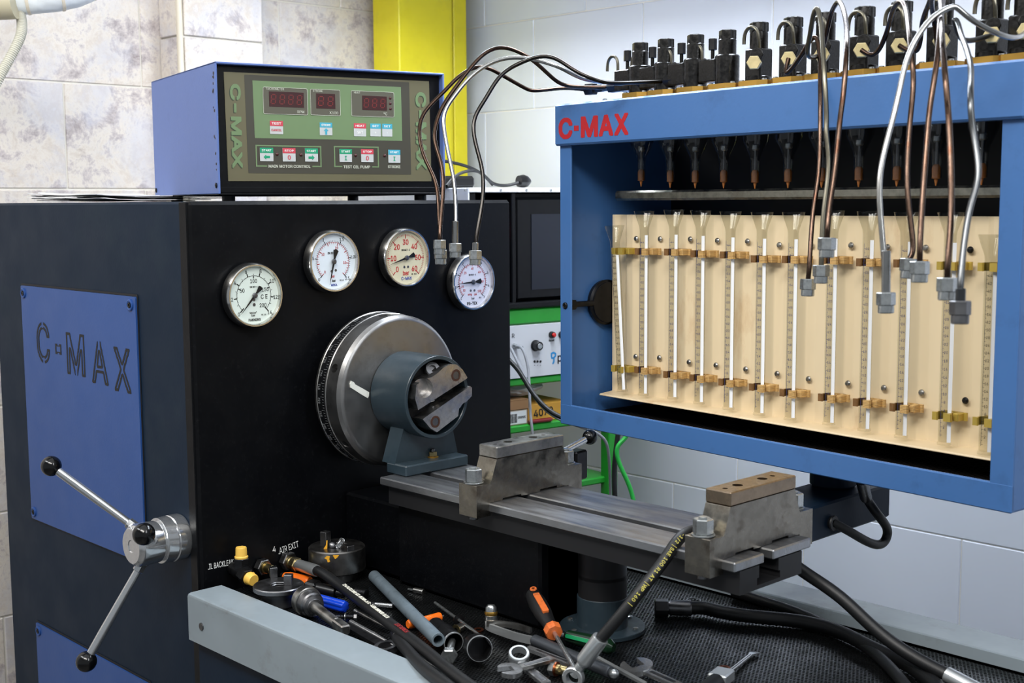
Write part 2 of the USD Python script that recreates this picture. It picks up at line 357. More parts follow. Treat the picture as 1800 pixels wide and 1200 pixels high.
# front plate, folded round the corner
part(cab, 'front_panel', box(-.020, .0, .70, 0, .682, 1.3805, .006), M['black_paint'], label='black front panel carrying the gauges')
part(cab, 'corner_strip', box(-.026, -.0015, .02, -.004, .004, 1.379, .0012), M['black_paint'])
def screw(th, p, n, r=.006, mat=None):
    u, w = perp(n); n = unit(n)
    h = lathe([(0, r), (.0012, r), (.002, r*.8), (.002, r*.45), (.0006, r*.45), (.0006, 0)], p, n, 20)
    return part(th, 'screw', h, mat or M['steel_dark'])
def access_panel(x0, x1, z0, z1, label):
    pl_ = part(cab, 'access_panel', prism(rrect(x0, z0, x1, z1, .003), (0, 0, 0), EX, EZ, .004), M['blue_door'], label=label)
    part(cab, 'panel_gap', prism(rrect(x0-.004, z0-.003, x1+.003, z1+.004, .003), (0, -.0004, 0), EX, EZ, .0008), M['flat_black'])
    for x, z in ((x0+.012, z1-.014), (x1-.017, z1-.014), (x0+.012, z0+.014), (x1-.017, z0+.014)):
        sc = part(pl_, 'screw_cup', lathe([(0, .0095), (.0022, .0095), (.003, .0075), (.0012, .0045), (.0012, 0)], (x, -.004, z), -EY, 20), M['blue_door'])
        part(pl_, 'screw', lathe([(0, .0045), (.0022, .0045), (.0022, .002), (.001, .002), (.001, 0)], (x, -.005, z), -EY, 12), M['black_oxide'])
    return pl_
ap = access_panel(-.617, -.171, .781, 1.2265, 'blue access panel with outlined lettering')
access_panel(-.622, -.176, .17, .5735, 'lower blue access panel')
# stencilled C-MAX: outlines cut in the panel
def stencil(p, w=.0042):
    ring = p.buffer(.0005).difference(p.buffer(-w))
    x0, y0, x1, y1 = p.bounds
    for cx in np.linspace(x0, x1, 3)[1:-1]:
        ring = ring.difference(sg.box(cx-.004, y0-.01, cx+.004, y0+(y1-y0)*.13)).difference(sg.box(cx-.004, y1-(y1-y0)*.13, cx+.004, y1+.01))
    return ring
hl = .074
for ch, x0, x1, zc in (('C', -.556, -.502, 1.125), ('-', -.478, -.454, 1.118), ('M', -.432, -.362, 1.114), ('A', -.336, -.276, 1.107), ('X', -.253, -.196, 1.102)):
    if ch == '-': p = sg.box(x0, zc-.009, x1, zc+.009)
    else:
        p = text_poly(ch, hl, True); b = p.bounds; p = sa.translate(sa.scale(p, (x1-x0)/(b[2]-b[0]), hl/(b[3]-b[1]), origin=(0, 0)), 0, 0); b = p.bounds; p = sa.translate(p, x0-b[0], zc-hl/2-b[1])
    part(ap, 'letter', prism(stencil(p), (0, -.0041, 0), EX, EZ, .0003), M['flat_black'], False, label=f'stencilled {"dash" if ch=="-" else "letter "+ch}')
part(cab, 'sticker', letter('.IL BACKLEAK', .0090, V(.0006, .0368, .8078), V(0, 1, -.02), V(0, .02, 1), width=.046), M['flat_white'], False, label='sticker reading IL BACKLEAK')
part(cab, 'sticker', letter('.AIR EXIT', .0105, on(507, 962, 0, .0006), V(0, 1, .13), V(0, -.13, 1), width=.040), M['flat_white'], False, label='sticker reading AIR EXIT')
part(cab, 'sticker', letter('4', .009, on(482, 965, 0, .0006), EY, EZ, width=.006), M['flat_white'], False, label='torn sticker remnant')

# ------------------------------------------------------------------ pressure gauges
M['ring'] = pbr('gauge_ring', (214, 212, 208), .16, 1.0)
M['gl'] = glassy('gauge_glass', ior=1.25)
M['needle'] = pbr('needle_black', (12, 12, 13), .4)
def dialmat(n, c): return pbr('dial_' + n, c, .45)
def arcpt(y, z, r, a): return (y + r*math.cos(math.radians(a)), z + r*math.sin(math.radians(a)))
def gauge(yc, zc, label, face, spec, R=.0525, tilt=0):
    g = Thing('pressure_gauge', label, 'pressure gauge', loc=(0, yc, zc), group=None)
    part(g, 'case', lathe([(0.0, .0), (0.0, R*.93), (.014, R*.93), (.014, 0)], (.0005, yc, zc), EX, 48), M['black_plastic'])
    part(g, 'bezel', lathe([(.004, R*.95), (.006, R), (.012, R*1.005), (.019, R*.985), (.0225, R*.94), (.0225, R*.90), (.019, R*.865), (.010, R*.862), (.004, R*.90), (.004, R*.95)], (0, yc, zc), EX, 64), M['ring'])
    part(g, 'dial', lathe([(0, 0), (0, R*.865), (.0012, R*.865), (.0012, 0)][::-1] if False else [(0, 0), (0, R*.865), (.0012, R*.865), (.0012, 0)], (.0145, yc, zc), EX, 48), face)
    X = .0159
    by = {}
    def add(k, m): by.setdefault(k, []).append(m)
    for (n, a0, a1, r0, r1, w, k) in spec.get('ticks', []):
        for i in range(n+1):
            a = a0 + (a1-a0)*i/n; p, q = arcpt(0, 0, r0*R, a), arcpt(0, 0, r1*R, a); t = V(-math.sin(math.radians(a)), math.cos(math.radians(a)))*w*R/2
            add(k, prism([(p[0]-t[0], p[1]-t[1]), (q[0]-t[0], q[1]-t[1]), (q[0]+t[0], q[1]+t[1]), (p[0]+t[0], p[1]+t[1])], (X, yc, zc), EY, EZ, .0002))
    for (a0, a1, r, w, k) in spec.get('arcs', []):
        A = np.linspace(a0, a1, 40); pts = [arcpt(0, 0, (r-w/2)*R, a) for a in A] + [arcpt(0, 0, (r+w/2)*R, a) for a in A[::-1]]
        add(k, prism(sg.Polygon(pts).buffer(0), (X, yc, zc), EY, EZ, .0002))
    for (t, a, r, h, k) in spec.get('nums', []):
        p = arcpt(0, 0, r*R, a); add(k, letter(t, h*R, V(X, yc+p[0], zc+p[1]), EY, EZ, depth=.0002, stretch=.85, bold=h > .12))
    for (t, y, z, h, k, b) in spec.get('words', []):
        add(k, letter(t, h*R, V(X, yc+y*R, zc+z*R), EY, EZ, depth=.0002, bold=b, stretch=.9))
    for k, ms in by.items(): part(g, 'dial_print', ms, M[k], False)
    for y, z, r in spec.get('screws', []): part(g, 'dial_screw', lathe([(0, r*R), (.0008, r*R*.8), (.0008, 0)], (X-.0002, yc+y*R, zc+z*R), EX, 12), M['steel_dark'])
    a = math.radians(spec['needle']); d = V(math.cos(a), math.sin(a)); t = V(-d[1], d[0]); L1, L2, bw = .74*R, .26*R, .085*R
    w = spec.get('tail', 1.0)
    pts = [d*L1, d*L1*.2+t*.030*R, -d*L2*.45+t*.03*R, -d*L2*1.2*w+t*bw*w, -d*L2*1.35*w, -d*L2*1.2*w-t*bw*w, -d*L2*.45-t*.03*R, d*L1*.2-t*.030*R]
    nd = part(g, 'pointer', prism([tuple(p) for p in pts], (X+.0025, yc, zc), EY, EZ, .0006), M['needle'], False)
    part(nd, 'hub', lathe([(0, .085*R), (.0018, .085*R), (.0025, .05*R), (.0025, 0)], (X+.0022, yc, zc), EX, 20), M['steel_dark'])
    part(g, 'glass', lathe([(0, 0), (0, R*.868), (.0008, R*.868), (.0008, 0)], (.0205, yc, zc), EX, 40), M['gl'])
    return g
d0, d1 = 225, -45
def scale_nums(vals, a0, a1, r, h, k): return [(v, a0+(a1-a0)*i/(len(vals)-1), r, h, k) for i, v in enumerate(vals)]
fw = dialmat('mint_white', (222, 234, 226)); fb = dialmat('cool_white', (218, 228, 236)); fc = dialmat('cream', (206, 200, 172)); fl = dialmat('lilac_white', (214, 216, 232))
gauge(.102, 1.2322, 'leftmost steel-rimmed gauge, mint-white dial with CE mark and its pointer down left', fw, dict(
    ticks=[(14, d0, d1, .62, .66, .012, 'flat_black'), (7, d0, d1, .60, .70, .03, 'flat_black'), (20, d0, d1, .575, .60, .010, 'flat_black'), (4, d0, d1, .52, .60, .03, 'flat_black')],
    arcs=[(d1, d0, .60, .012, 'flat_black')], nums=scale_nums(['0', '2', '4', '6', '8', '10', '12', '14'], d0, d1, .77, .115, 'flat_black') + scale_nums(['0', '50', '100', '150', '200'], d0, d1, .44, .115, 'flat_black')[1:],
    words=[('C E', .36, -.05, .13, 'flat_black', False), ('bar', -.04, -.60, .07, 'flat_black', False), ('Mp/cm²', -.04, -.52, .055, 'flat_black', False), ('EN 837-1', 0, .26, .045, 'flat_black', True), ('PAKKENS', 0, -.74, .075, 'flat_black', True), ('Kl. 1.0', .33, -.6, .045, 'flat_black', False)],
    screws=[(0, -.13, .05), (0, -.28, .055)], needle=228), R=.052)
gauge(.2559, 1.2800, 'second gauge from the left, white dial with a red inner scale and pointer straight down', fb, dict(
    ticks=[(50, d0, d1, .62, .67, .010, 'flat_black'), (5, d0, d1, .60, .70, .025, 'flat_black'), (35, d0, d1, .56, .605, .010, 'flat_red'), (7, d0, d1, .52, .605, .022, 'flat_red')],
    arcs=[(d1, d0, .615, .010, 'flat_red')], nums=scale_nums(['0', '.5', '1', '1.5', '2.0', '2.5'], d0, d1, .775, .10, 'flat_black') + scale_nums(['0', '5', '10', '15', '20', '25', '30', '35'], d0, d1, .45, .085, 'flat_red')[::2],
    words=[('EN 837-1', -.02, .27, .06, 'flat_black', True), ('psi', -.02, -.46, .075, 'flat_red', True), ('bar', .02, -.60, .075, 'flat_black', True), ('WIKA', .02, -.74, .07, 'flat_blue', True), ('Kl.1.0', .32, -.6, .045, 'flat_black', False)],
    screws=[(-.06, -.30, .045), (.10, -.28, .045)], needle=256, tail=1.15), R=.0525)
gauge(.411, 1.2809, 'cream-dialled gauge with large red numerals, third from the left', fc, dict(
    ticks=[(60, d0, d1, .72, .78, .012, 'flat_red'), (6, d0, d1, .64, .78, .03, 'flat_red')], arcs=[], nums=scale_nums(['0', '10', '20', '30', '40', '50', '60'], d0, d1, .52, .17, 'flat_red'),
    words=[('EN 837-1', 0, .26, .06, 'flat_black', True), ('bar', 0, -.50, .14, 'flat_red', True), ('C-MAX', .02, -.68, .10, 'flat_blue', True), ('Kl. 1.0', .34, -.55, .055, 'flat_black', False)],
    screws=[(-.07, -.30, .045), (.09, -.30, .045)], needle=196, tail=1.05), R=.0525)
gauge(.5667, 1.2314, 'rightmost gauge, lilac-white dial with fine red inner scale, partly behind a hanging pipe nut', fl, dict(
    ticks=[(40, d0, d1, .62, .67, .010, 'flat_black'), (8, d0, d1, .60, .71, .022, 'flat_black'), (50, d0, d1, .57, .61, .010, 'flat_red'), (10, d0, d1, .54, .61, .018, 'flat_red')],
    arcs=[(d1, d0, .615, .010, 'flat_red')], nums=scale_nums(['-1', '0', '1', '2', '3', '4', '5', '6', '7'], d0, d1, .77, .085, 'flat_black') + scale_nums(['0', '20', '40', '60', '80', '100'], 180, d1, .46, .08, 'flat_red') + [('30', 215, .47, .08, 'flat_red'), ('15', 197, .47, .08, 'flat_red')],
    words=[('EN 837-1', 0, .25, .055, 'flat_black', True), ('inHg', -.12, -.42, .07, 'flat_red', False), ('psi', .14, -.42, .07, 'flat_red', False), ('bar', .02, -.56, .075, 'flat_black', False), ('PS-TEX', -.02, -.73, .10, 'flat_black', True), ('Kl.1', .36, -.55, .05, 'flat_black', False)],
    screws=[(-.08, -.29, .045), (.09, -.29, .045)], needle=183, tail=1.1), R=.0535)
# ------------------------------------------------------------------ control console on the cabinet
CA = math.radians(13.4)
CW, CN = V(math.sin(CA), math.cos(CA), 0), V(math.cos(CA), -math.sin(CA), 0)
CO = V(-.1, .1135, 1.3902)
con = Thing('control_console', 'blue control console with olive keypad face and red digital readouts on the cabinet top', 'control console', M=frame(CO, CW, -CN, EZ))
cW, cH, cD = .4177, .2148, .385
def cbx(a0, z0, d0, a1, z1, d1, b=0.0): return obox(CO, CW, -CN, EZ, (a0, -d1, z0, a1, -d0, z1), b)     # d: outwards
part(con, 'case', [cbx(0, .002, -cD, .0035, cH, .002, .001), cbx(cW-.0035, .002, -cD, cW, cH, .002, .001), cbx(0, cH-.0035, -cD, cW, cH, .002, .001), cbx(.002, .002, -cD, cW-.002, cH-.002, -cD+.003)], M['console_blue'])
part(con, 'base_plate', cbx(.001, 0, -cD, cW-.001, .004, .0, .001), M['black_paint'])
part(con, 'front_panel', [cbx(.0036, .004, -.016, cW-.0036, cH-.0036, -.012), cbx(.0036, .004, -.013, cW-.0036, .0135, -.002, .001)], M['black_paint'])
for a, d in ((.03, -.04), (cW-.03, -.04), (.03, -cD+.04), (cW-.03, -cD+.04)):
    p = CO + CW*a + CN*d; part(con, 'foot', cyl(p+V(0, 0, -.0102), p+V(0, 0, .0005), .011, 16), M['rubber'])
M['chip'] = pbr('bare_chipped_metal', (62, 56, 54), .6)
rs = random.Random(5); chips = []
for k in range(16):
    zz = cH - .012 - abs(rs.gauss(0, .03)) if k < 11 else rs.uniform(.03, .1)
    chips.append(prism(sg.Point(0, 0).buffer(rs.uniform(.0012, .003), 2), CO + CN*(.0-.006-rs.uniform(0, .006)) + EZ*zz - CW*.0001, CN, EZ, .0003, .0002))
part(con, 'paint_chips', chips, M['chip'], False, kind='stuff')
for d, z in ((-.008, .016), (-cD+.01, .012)): part(con, 'screw', lathe([(0, .0042), (.0018, .0042), (.0022, .002), (.001, 0)], CO+CN*d+EZ*z, -CW, 12), M['black_oxide'])
FP = CO + CN*(-.0118)                                 # the face the membrane lies on
def cz(x, y):                                         # a point of the measured face drawing
    p = onp(260+x*.3, 100+y*.30012, FP, CN) - CO; return (p@CW, p[2])
def cpoly(pts): return [cz(*p) for p in pts]
def cface(poly, lift, th=.0003): return prism(poly, FP + CN*lift, CW, EZ, th, .0001)
def crect(x0, y0, x1, y1):            # an upright rectangle from two opposite corners
    a, b = cz(x0, y0), cz(x1, y1); return (a[0], b[1], b[0], a[1])
def matf(n, c, r=.5): M[n] = pbr('face_' + n, c, r); return M[n]
for n, c in (('olive', (96, 92, 68)), ('taupe', (62, 60, 50)), ('sage', (104, 128, 90)), ('dispbez', (84, 82, 70)), ('pale_line', (190, 194, 180)), ('led_off', (66, 24, 24)), ('rose', (192, 66, 80)), ('cyan', (62, 158, 182)), ('kgreen', (22, 146, 106)),
             ('keygrey', (184, 188, 188)), ('seg_glass', (50, 8, 10)), ('segment', (112, 34, 32)), ('sagedark', (58, 66, 50))): matf(n, c, .42)
mem = part(con, 'keypad_face', cface([cz(443, 87), cz(1645, 143), cz(1660, 728), cz(470, 727)][::-1], 0, .0012), M['olive'], False, label='olive keypad face')
part(con, 'keypad_field', cface(sg.Polygon(cpoly([(568, 110), (1524, 154), (1536, 684), (592, 675)][::-1])).buffer(.0015), .0012), M['taupe'], False)
part(con, 'display_field', cface(cpoly([(610, 138), (1480, 177), (1488, 492), (625, 475)][::-1]), .0014), M['sage'], False, label='sage green display field')
def seg8(a0, z0, w, h):
    t = w*.17; P = []
    for (x, y, hor) in ((0, 0, 1), (0, .5, 1), (0, 1, 1), (0, .25, 0), (1, .25, 0), (0, .75, 0), (1, .75, 0)):
        if hor: P.append(sg.box(a0+t*.9, z0+y*h-t/2, a0+w-t*.9, z0+y*h+t/2))
        else: P.append(sg.box(a0+x*w-t/2, z0+y*h-h*.25+t*.7, a0+x*w+t/2, z0+y*h+h*.25-t*.7))
    return unary_union(P)
for cap, cpos, unit_, upos, bz, rd, nd in (('TACHOMETER', (741, 188), 'RPM', (893, 322), (670, 175, 935, 342), (706, 202, 911, 298), 4), ('STROKE', (992, 200), 'X100', (1086, 328), (947, 187, 1126, 346), (982, 214, 1095, 305), 2), ('HEAT', (1222, 209), '°C', (1388, 334), (1187, 197, 1440, 355), (1252, 227, 1397, 315), 3)):
    r = crect(*bz); d = part(con, 'display', cface(rrect(*r, .0025), .0017, .0006), M['dispbez'], False, label=cap.lower() + ' readout')
    part(d, 'outline', cface(rrect(*r, .0025).difference(rrect(r[0]+.0006, r[1]+.0006, r[2]-.0006, r[3]-.0006, .002)), .0023), M['pale_line'], False)
    q = crect(*rd); part(d, 'window', cface(sg.box(*q), .0023, .0004), M['seg_glass'], False)
    w = (q[2]-q[0])/nd
    for i in range(nd): part(d, 'digit', cface(sa.skew(seg8(q[0]+w*(i+.24), q[1]+(q[3]-q[1])*.2, w*.5, (q[3]-q[1])*.6), 6), .0028, .0001), M['segment'], False)
    p = cz(*cpos); part(d, 'caption', letter(cap, .0034, FP+CN*.0024+CW*p[0]+EZ*p[1], CW, EZ), M['pale_line'], False)
    p = cz(*upos); part(d, 'unit', letter(unit_, .0045, FP+CN*.0024+CW*p[0]+EZ*p[1], CW, EZ), M['pale_line'], False)
for x, y in ((1416, 242), (1417, 273), (1418, 304), (755, 570), (895, 573), (1215, 576), (1385, 578)):
    p = cz(x, y); part(con, 'indicator_lamp', lathe([(0, .0028), (.0012, .0026), (.0022, .0014), (.0024, 0)], FP+CN*.0014+CW*p[0]+EZ*p[1], CN, 14), M['led_off'])
def arrow(k, w, h):
    a = sg.Polygon([(-w/2, -h*.22), (w*.1, -h*.22), (w*.1, -h/2), (w/2, 0), (w*.1, h/2), (w*.1, h*.22), (-w/2, h*.22)])
    return sa.rotate(a, {'r': 0, 'l': 180, 'u': 90}[k], origin=(0, 0))
for x0, y0, x1, y1, top, word, kind, low in ((711, 374, 790, 453, 'rose', 'TEST', 'text', 'CANCEL'), (1003, 384, 1078, 460, 'cyan', 'STROKE', 'u', 'cyan'), (1203, 388, 1276, 466, 'rose', 'HEAT', 'white', 'SET'), (1299, 390, 1362, 466, 'cyan', 'SET', 'white', '+'), (1369, 392, 1429, 467, 'cyan', 'SET', 'white', '-'),
        (653, 531, 733, 611, 'kgreen', 'START', 'l', 'kgreen'), (786, 533, 863, 613, 'rose', 'STOP', 'red', '0'), (917, 535, 994, 614, 'kgreen', 'START', 'r', 'kgreen'), (1119, 539, 1193, 616, 'kgreen', 'START', 'green', 'I'), (1246, 540, 1319, 617, 'rose', 'STOP', 'red', '0'), (1405, 543, 1476, 620, 'cyan', 'START', 'green', 'I')):
    r = crect(x0, y0, x1, y1); zm = r[1]+(r[3]-r[1])*.61; ac = (r[0]+r[2])/2
    b = part(con, 'push_button', cface(rrect(*r, .0008), .0016, .0008), M['keygrey'], False, label=f'{word.lower()} key with {top.replace("rose","red").replace("kgreen","green")} head')
    part(b, 'colour_head', cface(sg.box(r[0], zm, r[2], r[3]), .0024, .0002), M[top], False)
    part(b, 'word', letter(word, .0034, FP+CN*.0026+CW*ac+EZ*((zm+r[3])/2), CW, EZ, width=min(.0042*len(word), (r[2]-r[0])*.72), bold=True), M['flat_white'], False)
    c = FP+CN*.0025+CW*ac+EZ*((zm+r[1])/2)
    if kind in 'lru': part(b, 'arrow', prism(arrow(kind, .011, .0085), c, CW, EZ, .0002), M[low], False)
    else: part(b, 'symbol', letter(low, .0036 if kind == 'text' else .0042 if kind == 'white' else .007, c, CW, EZ, bold=True, width=(r[2]-r[0])*.78 if kind == 'text' else None), M[{'text': 'rose', 'white': 'flat_white', 'red': 'rose', 'green': 'kgreen'}[kind]], False)
for (x0, y0, x1, y1), t, tx, g0, g1 in (((628, 515, 1016, 646), 'MAIN MOTOR CONTROL', (829, 641), 697, 962), ((1087, 521, 1352, 648), 'TEST OIL PUMP', (1222, 644), 1136, 1312)):
    r = crect(x0, y0, x1, y1); w = .0022; gap = sg.box(cz(g0, 640)[0], r[1]-.01, cz(g1, 640)[0], r[1]+.008)
    part(con, 'group_outline', cface(sg.box(*r).difference(sg.box(r[0]+w, r[1]+w, r[2]-w, r[3]-w)).difference(gap), .0015), M['sage'], False)
    p = cz(*tx); part(con, 'lettering', letter(t, .0045, FP+CN*.0015+CW*p[0]+EZ*p[1], CW, EZ, bold=True, width=cz(g1-10, 640)[0]-cz(g0+10, 640)[0]), M['pale_line'], False)
p = cz(1440, 643); part(con, 'lettering', letter('STROKE', .0045, FP+CN*.0015+CW*p[0]+EZ*p[1], CW, EZ, bold=True, width=.024), M['pale_line'], False)
for xa, xb, ya, yb in ((478, 555, 160, 648), (1564, 1634, 208, 658)):
    a, b = cz(xa, ya), cz(xb, yb); p = text_poly('C-MAX', 1, True); q = p.bounds
    p = sa.translate(p, -(q[0]+q[2])/2, -(q[1]+q[3])/2); p = sa.scale(p, (a[1]-b[1])/(q[2]-q[0]), (b[0]-a[0])/(q[3]-q[1])*.92, origin=(0, 0)).buffer(.0007)
    o = FP+CN*.0012+CW*((a[0]+b[0])/2)+EZ*((a[1]+b[1])/2)
    part(con, 'lettering', prism(p, o-CW*.0014-EZ*.0012, -EZ, CW, .0003), M['sagedark'], False); part(con, 'lettering', prism(p, o+CN*.0003, -EZ, CW, .0003), M['sage'], False, label='vertical C-MAX name')
# ------------------------------------------------------------------ spindle: flywheel, bearing housing, coupling
SY, SZ = .333, 1.0627
SP = V(0, SY, SZ)
M['scale_black'] = pbr('scale_ring_black', (20, 21, 23), .3, .2)
M['fly'] = pbr('turned_steel', (150, 149, 148), .38, 1.0, var=.12, vscale=7, dirt=(96, 86, 78), dscale=12, damt=.5, rvar=.07, bump=.06, bscale=150)
M['fly_face'] = pbr('turned_steel_face', (126, 112, 104), .38, 1.0, var=.14, vscale=6, dirt=(70, 66, 62), dscale=24, damt=.5, rvar=.08)
fly = Thing('flywheel', 'large turned steel flywheel with a black graduated rim, in front of the black panel', 'flywheel', loc=(.03, SY, SZ))
part(fly, 'shaft', cyl(SP+V(.0006, 0, 0), SP+V(.04, 0, 0), .05, 32), M['steel_dark'])
part(fly, 'back_disc', lathe([(.030, 0), (.030, .129), (.032, .1308), (.036, .1308), (.037, .1295), (.037, 0)], SP, EX, 96), M['steel'])
part(fly, 'scale_ring', lathe([(.0371, .09), (.0371, .1296), (.0545, .1296), (.0545, .09)], SP, EX, 96), M['scale_black'], label='black ring with graduations')
R_ = .1296; gr = []
for i in range(180):
    a = math.radians(i*2); ln = .0085 if i % 5 == 0 else .0045; n_ = V(0, math.cos(a), math.sin(a)); t = V(0, -math.sin(a), math.cos(a))
    gr.append(obox(SP+n_*R_, EX, t, n_, (.0545-ln, -.00028, -.0003, .0545, .00028, .00025)))
part(fly, 'graduation_marks', gr, M['tick_grey'], False, kind='stuff')
for i in range(36):
    a = math.radians(i*10+3); n_ = V(0, math.cos(a), math.sin(a)); t = V(0, -math.sin(a), math.cos(a))
    part(fly, 'scale_number', letter(str(i*10), .005, SP+n_*(R_+.0001)+EX*.0415, t, -EX, depth=.0002, stretch=.8), M['tick_grey'], False)
rim = lathe([(.0546, .06), (.0546, .1285), (.056, .1298), (.0585, .1298), (.060, .1288), (.086, .1272), (.0925, .1235), (.0945, .1205), (.0955, .117), (.0975, .06), (.0546, .06)], SP, EX, 128)
holes = [cyl(SP+V(.071, math.cos(a)*.11, math.sin(a)*.11), SP+V(.071, math.cos(a)*.14, math.sin(a)*.14), .0075, 20, b=0) for a in [math.radians(x) for x in (158, 98, 218, 278, 338, 38)]]
rim = boolean(rim, holes[0])
for h in holes[1:]: rim = boolean(rim, h)
part(fly, 'rim', rim, M['fly'], 25)
M['white_mark'] = pbr('white_paint_mark', (222, 224, 216), .6)
mk = [(265, 545), (272, 527), (288, 534), (296, 548), (345, 575), (383, 597), (381, 618), (374, 634), (330, 608), (268, 568)]
pts = [on(540+x/3.529, 520+y/3.529, 0, .0969) for x, y in mk]
part(fly, 'paint_mark', prism([(p[1], p[2]) for p in pts], (.0967, 0, 0), EY, EZ, .0012, .0008), M['white_mark'], False, label='white paint mark')
pm = [on(540+x/3.529, 520+y/3.529, 0, .078) for x, y in ((540, 110), (552, 106), (590, 116), (585, 123), (548, 119))]
c = sum(pm)/5; an = math.atan2(c[2]-SZ, c[1]-SY); n_ = V(0, math.cos(an), math.sin(an))
part(fly, 'paint_mark', obox(SP+n_*.1275+EX*.066, EX, V(0, -math.sin(an), math.cos(an)), n_, (-.006, -.010, -.0012, .006, .010, .0018), .0008), M['white_mark'], False)

hs = Thing('bearing_housing', 'slate-blue tubular guard housing on a bolted foot, in front of the flywheel', 'bearing housing', loc=(.16, SY, .94))
part(hs, 'tube', lathe([(.0978, .0615), (.0978, .0672), (.099, .0682), (.1865, .0676), (.1875, .0668), (.1875, .0625), (.1865, .0615), (.0978, .0615)], SP, EX, 72), M['slate_paint'])
web = sg.Polygon([(.2685, .957), (.4035, .957), (.395, .992), (.385, 1.03), (.29, 1.03), (.287, 1.011)]).difference(sg.Point(SY, SZ).buffer(.0665, 32))
part(hs, 'web', prism(web, (.122, 0, 0), EY, EZ, .033), M['slate_paint'])
part(hs, 'foot', box(.134, .2675, .9402, .1845, .4017, .958, .0022), M['slate_paint'])
bp = on(640+558/4.615, 590+985/4.615, 2, .958)
bl = part(hs, 'bolt', hexnut(bp+V(0, 0, .002), bp+V(0, 0, .0095), .0072), M['zinc_yellow'])
part(bl, 'stud', cyl(bp+V(0, 0, .0095), bp+V(0, 0, .0145), .0036, 12), M['steel_dark'])
part(bl, 'washer', cyl(bp-V(0, 0, .0002), bp+V(0, 0, .002), .0092, 24), M['brass'])

cp_ = Thing('drive_coupling', 'two-jaw steel drive coupling inside the slate-blue tubular housing', 'drive coupling', loc=(.18, SY, SZ))
part(cp_, 'hub', lathe([(.120, 0), (.120, .052), (.166, .052), (.168, .050), (.168, .012), (.160, .010), (.160, 0)], SP, EX, 48), M['black_oxide'])
s_ = 4.615
def jaw(pts, X0, X1):
    P = [on(640+a/s_, 590+b/s_, 0, X1) for a, b in pts]; return sg.Polygon([(p[1], p[2]) for p in P]).buffer(.0008).buffer(-.0008)
M['jaw'] = pbr('jaw_steel', (186, 184, 182), .30, 1.0, var=.14, vscale=20, dirt=(70, 62, 58), dscale=30, damt=.6, rvar=.08, bump=.15, bscale=120)
j1 = prism(jaw([(440, 602), (832, 348), (838, 338), (800, 275), (752, 234), (700, 230), (640, 262), (600, 300), (545, 338), (470, 362), (425, 400), (415, 515)], .168, .195), (.166, 0, 0), EY, EZ, .029)
j2 = prism(jaw([(475, 676), (860, 408), (876, 420), (874, 488), (820, 545), (770, 590), (764, 650), (592, 782), (540, 752)], .168, .195), (.166, 0, 0), EY, EZ, .029)
pk = on(640+495/s_, 590+425/s_, 0, .195)
j1 = boolean(j1, cyl(pk+V(-.012, 0, 0), pk+V(.02, 0, 0), .0155, 28, b=0))
pk = on(640+825/s_, 590+600/s_, 0, .195)
j2 = boolean(j2, cyl(pk+V(-.009, 0, 0), pk+V(.02, 0, 0), .0125, 28, b=0))
for k, (j, a, b) in enumerate(((j1, 745, 320), (j2, 578, 697))):
    p = on(640+a/s_, 590+b/s_, 0, .195)
    q = part(cp_, 'jaw', j, M['jaw'], 25)
    M.setdefault('rust', pbr('rusted_ring', (74, 46, 34), .6, .3))
    part(q, 'pin_ring', lathe([(-.001, .0065), (-.001, .0098), (.0006, .0098), (.0006, .0065)], p, EX, 28), M['rust'])
    part(q, 'pin', cyl(p-V(.002, 0, 0), p+V(.0002, 0, 0), .0066, 24), M['steel_dark'])
p = on(640+550/s_, 590+275/s_, 0, .175)
part(cp_, 'clamp_bolt', lathe([(-.006, .013), (.004, .013), (.0055, .0115), (.0055, .006), (.001, .006), (.001, 0)], p, unit(V(.8, -.3, .5)), 28), M['steel_dark'])
p = SP + V(.165, 0, -.001)
part(cp_, 'spring', tube([p + V(.0016*k/4, math.cos(k*1.05)*.0075, math.sin(k*1.05)*.0075) for k in range(24)], .0012, 6, steps=90), M['chrome'])

# ------------------------------------------------------------------ bed with rails on its pedestal
bed = Thing('machine_bed', 'long black machine bed with two flat ground steel rails and a round pedestal', 'machine bed', loc=(.5, .32, .9))
part(bed, 'rail', box(.150, .2405, .927, .845, .3025, .940, .0018), M['rail_steel'])
part(bed, 'rail', box(.150, .3215, .927, .845, .4065, .940, .0018), M['rail_steel'])
M['bed_side'] = pbr('bed_dark_steel', (38, 38, 40), .42, .4, var=.12, vscale=8, bump=.1, bscale=120)
part(bed, 'beam', prism([(.251, .897), (.385, .897), (.385, .927), (.333, .927), (.333, .9115), (.3365, .9115), (.3365, .902), (.287, .902), (.287, .9115), (.291, .9115), (.291, .927), (.251, .927)], (.160, 0, 0), EY, EZ, .685), M['bed_side'])
part(bed, 'base_casing', box(.0008, .281, .7635, .485, .389, .885, .004), M['black_paint'])
part(bed, 'base_casing', box(.16, .268, .7635, .485, .389, .897, .004), M['black_paint'])
part(bed, 'pedestal', lathe([(.84, 0), (.84, .0352), (.897, .0352), (.897, 0)], (.545, .335, 0), EZ, 48), M['bed_side'])
part(bed, 'pedestal_sleeve', lathe([(.7695, 0), (.7695, .0370), (.8400, .0370), (.8412, .0362), (.8412, 0)], (.545, .335, -.028), EZ, 48), M['slate_paint'])
part(bed, 'pedestal', lathe([(.81, 0), (.81, .0352), (.845, .0352), (.845, 0)], (.545, .335, 0), EZ, 48), M['bed_side'])
fl_ = part(bed, 'pedestal_flange', lathe([(.7632, 0), (.7632, .062), (.7682, .062), (.7692, .061), (.7692, 0)], (.545, .335, 0), EZ, 56), M['slate_paint'])
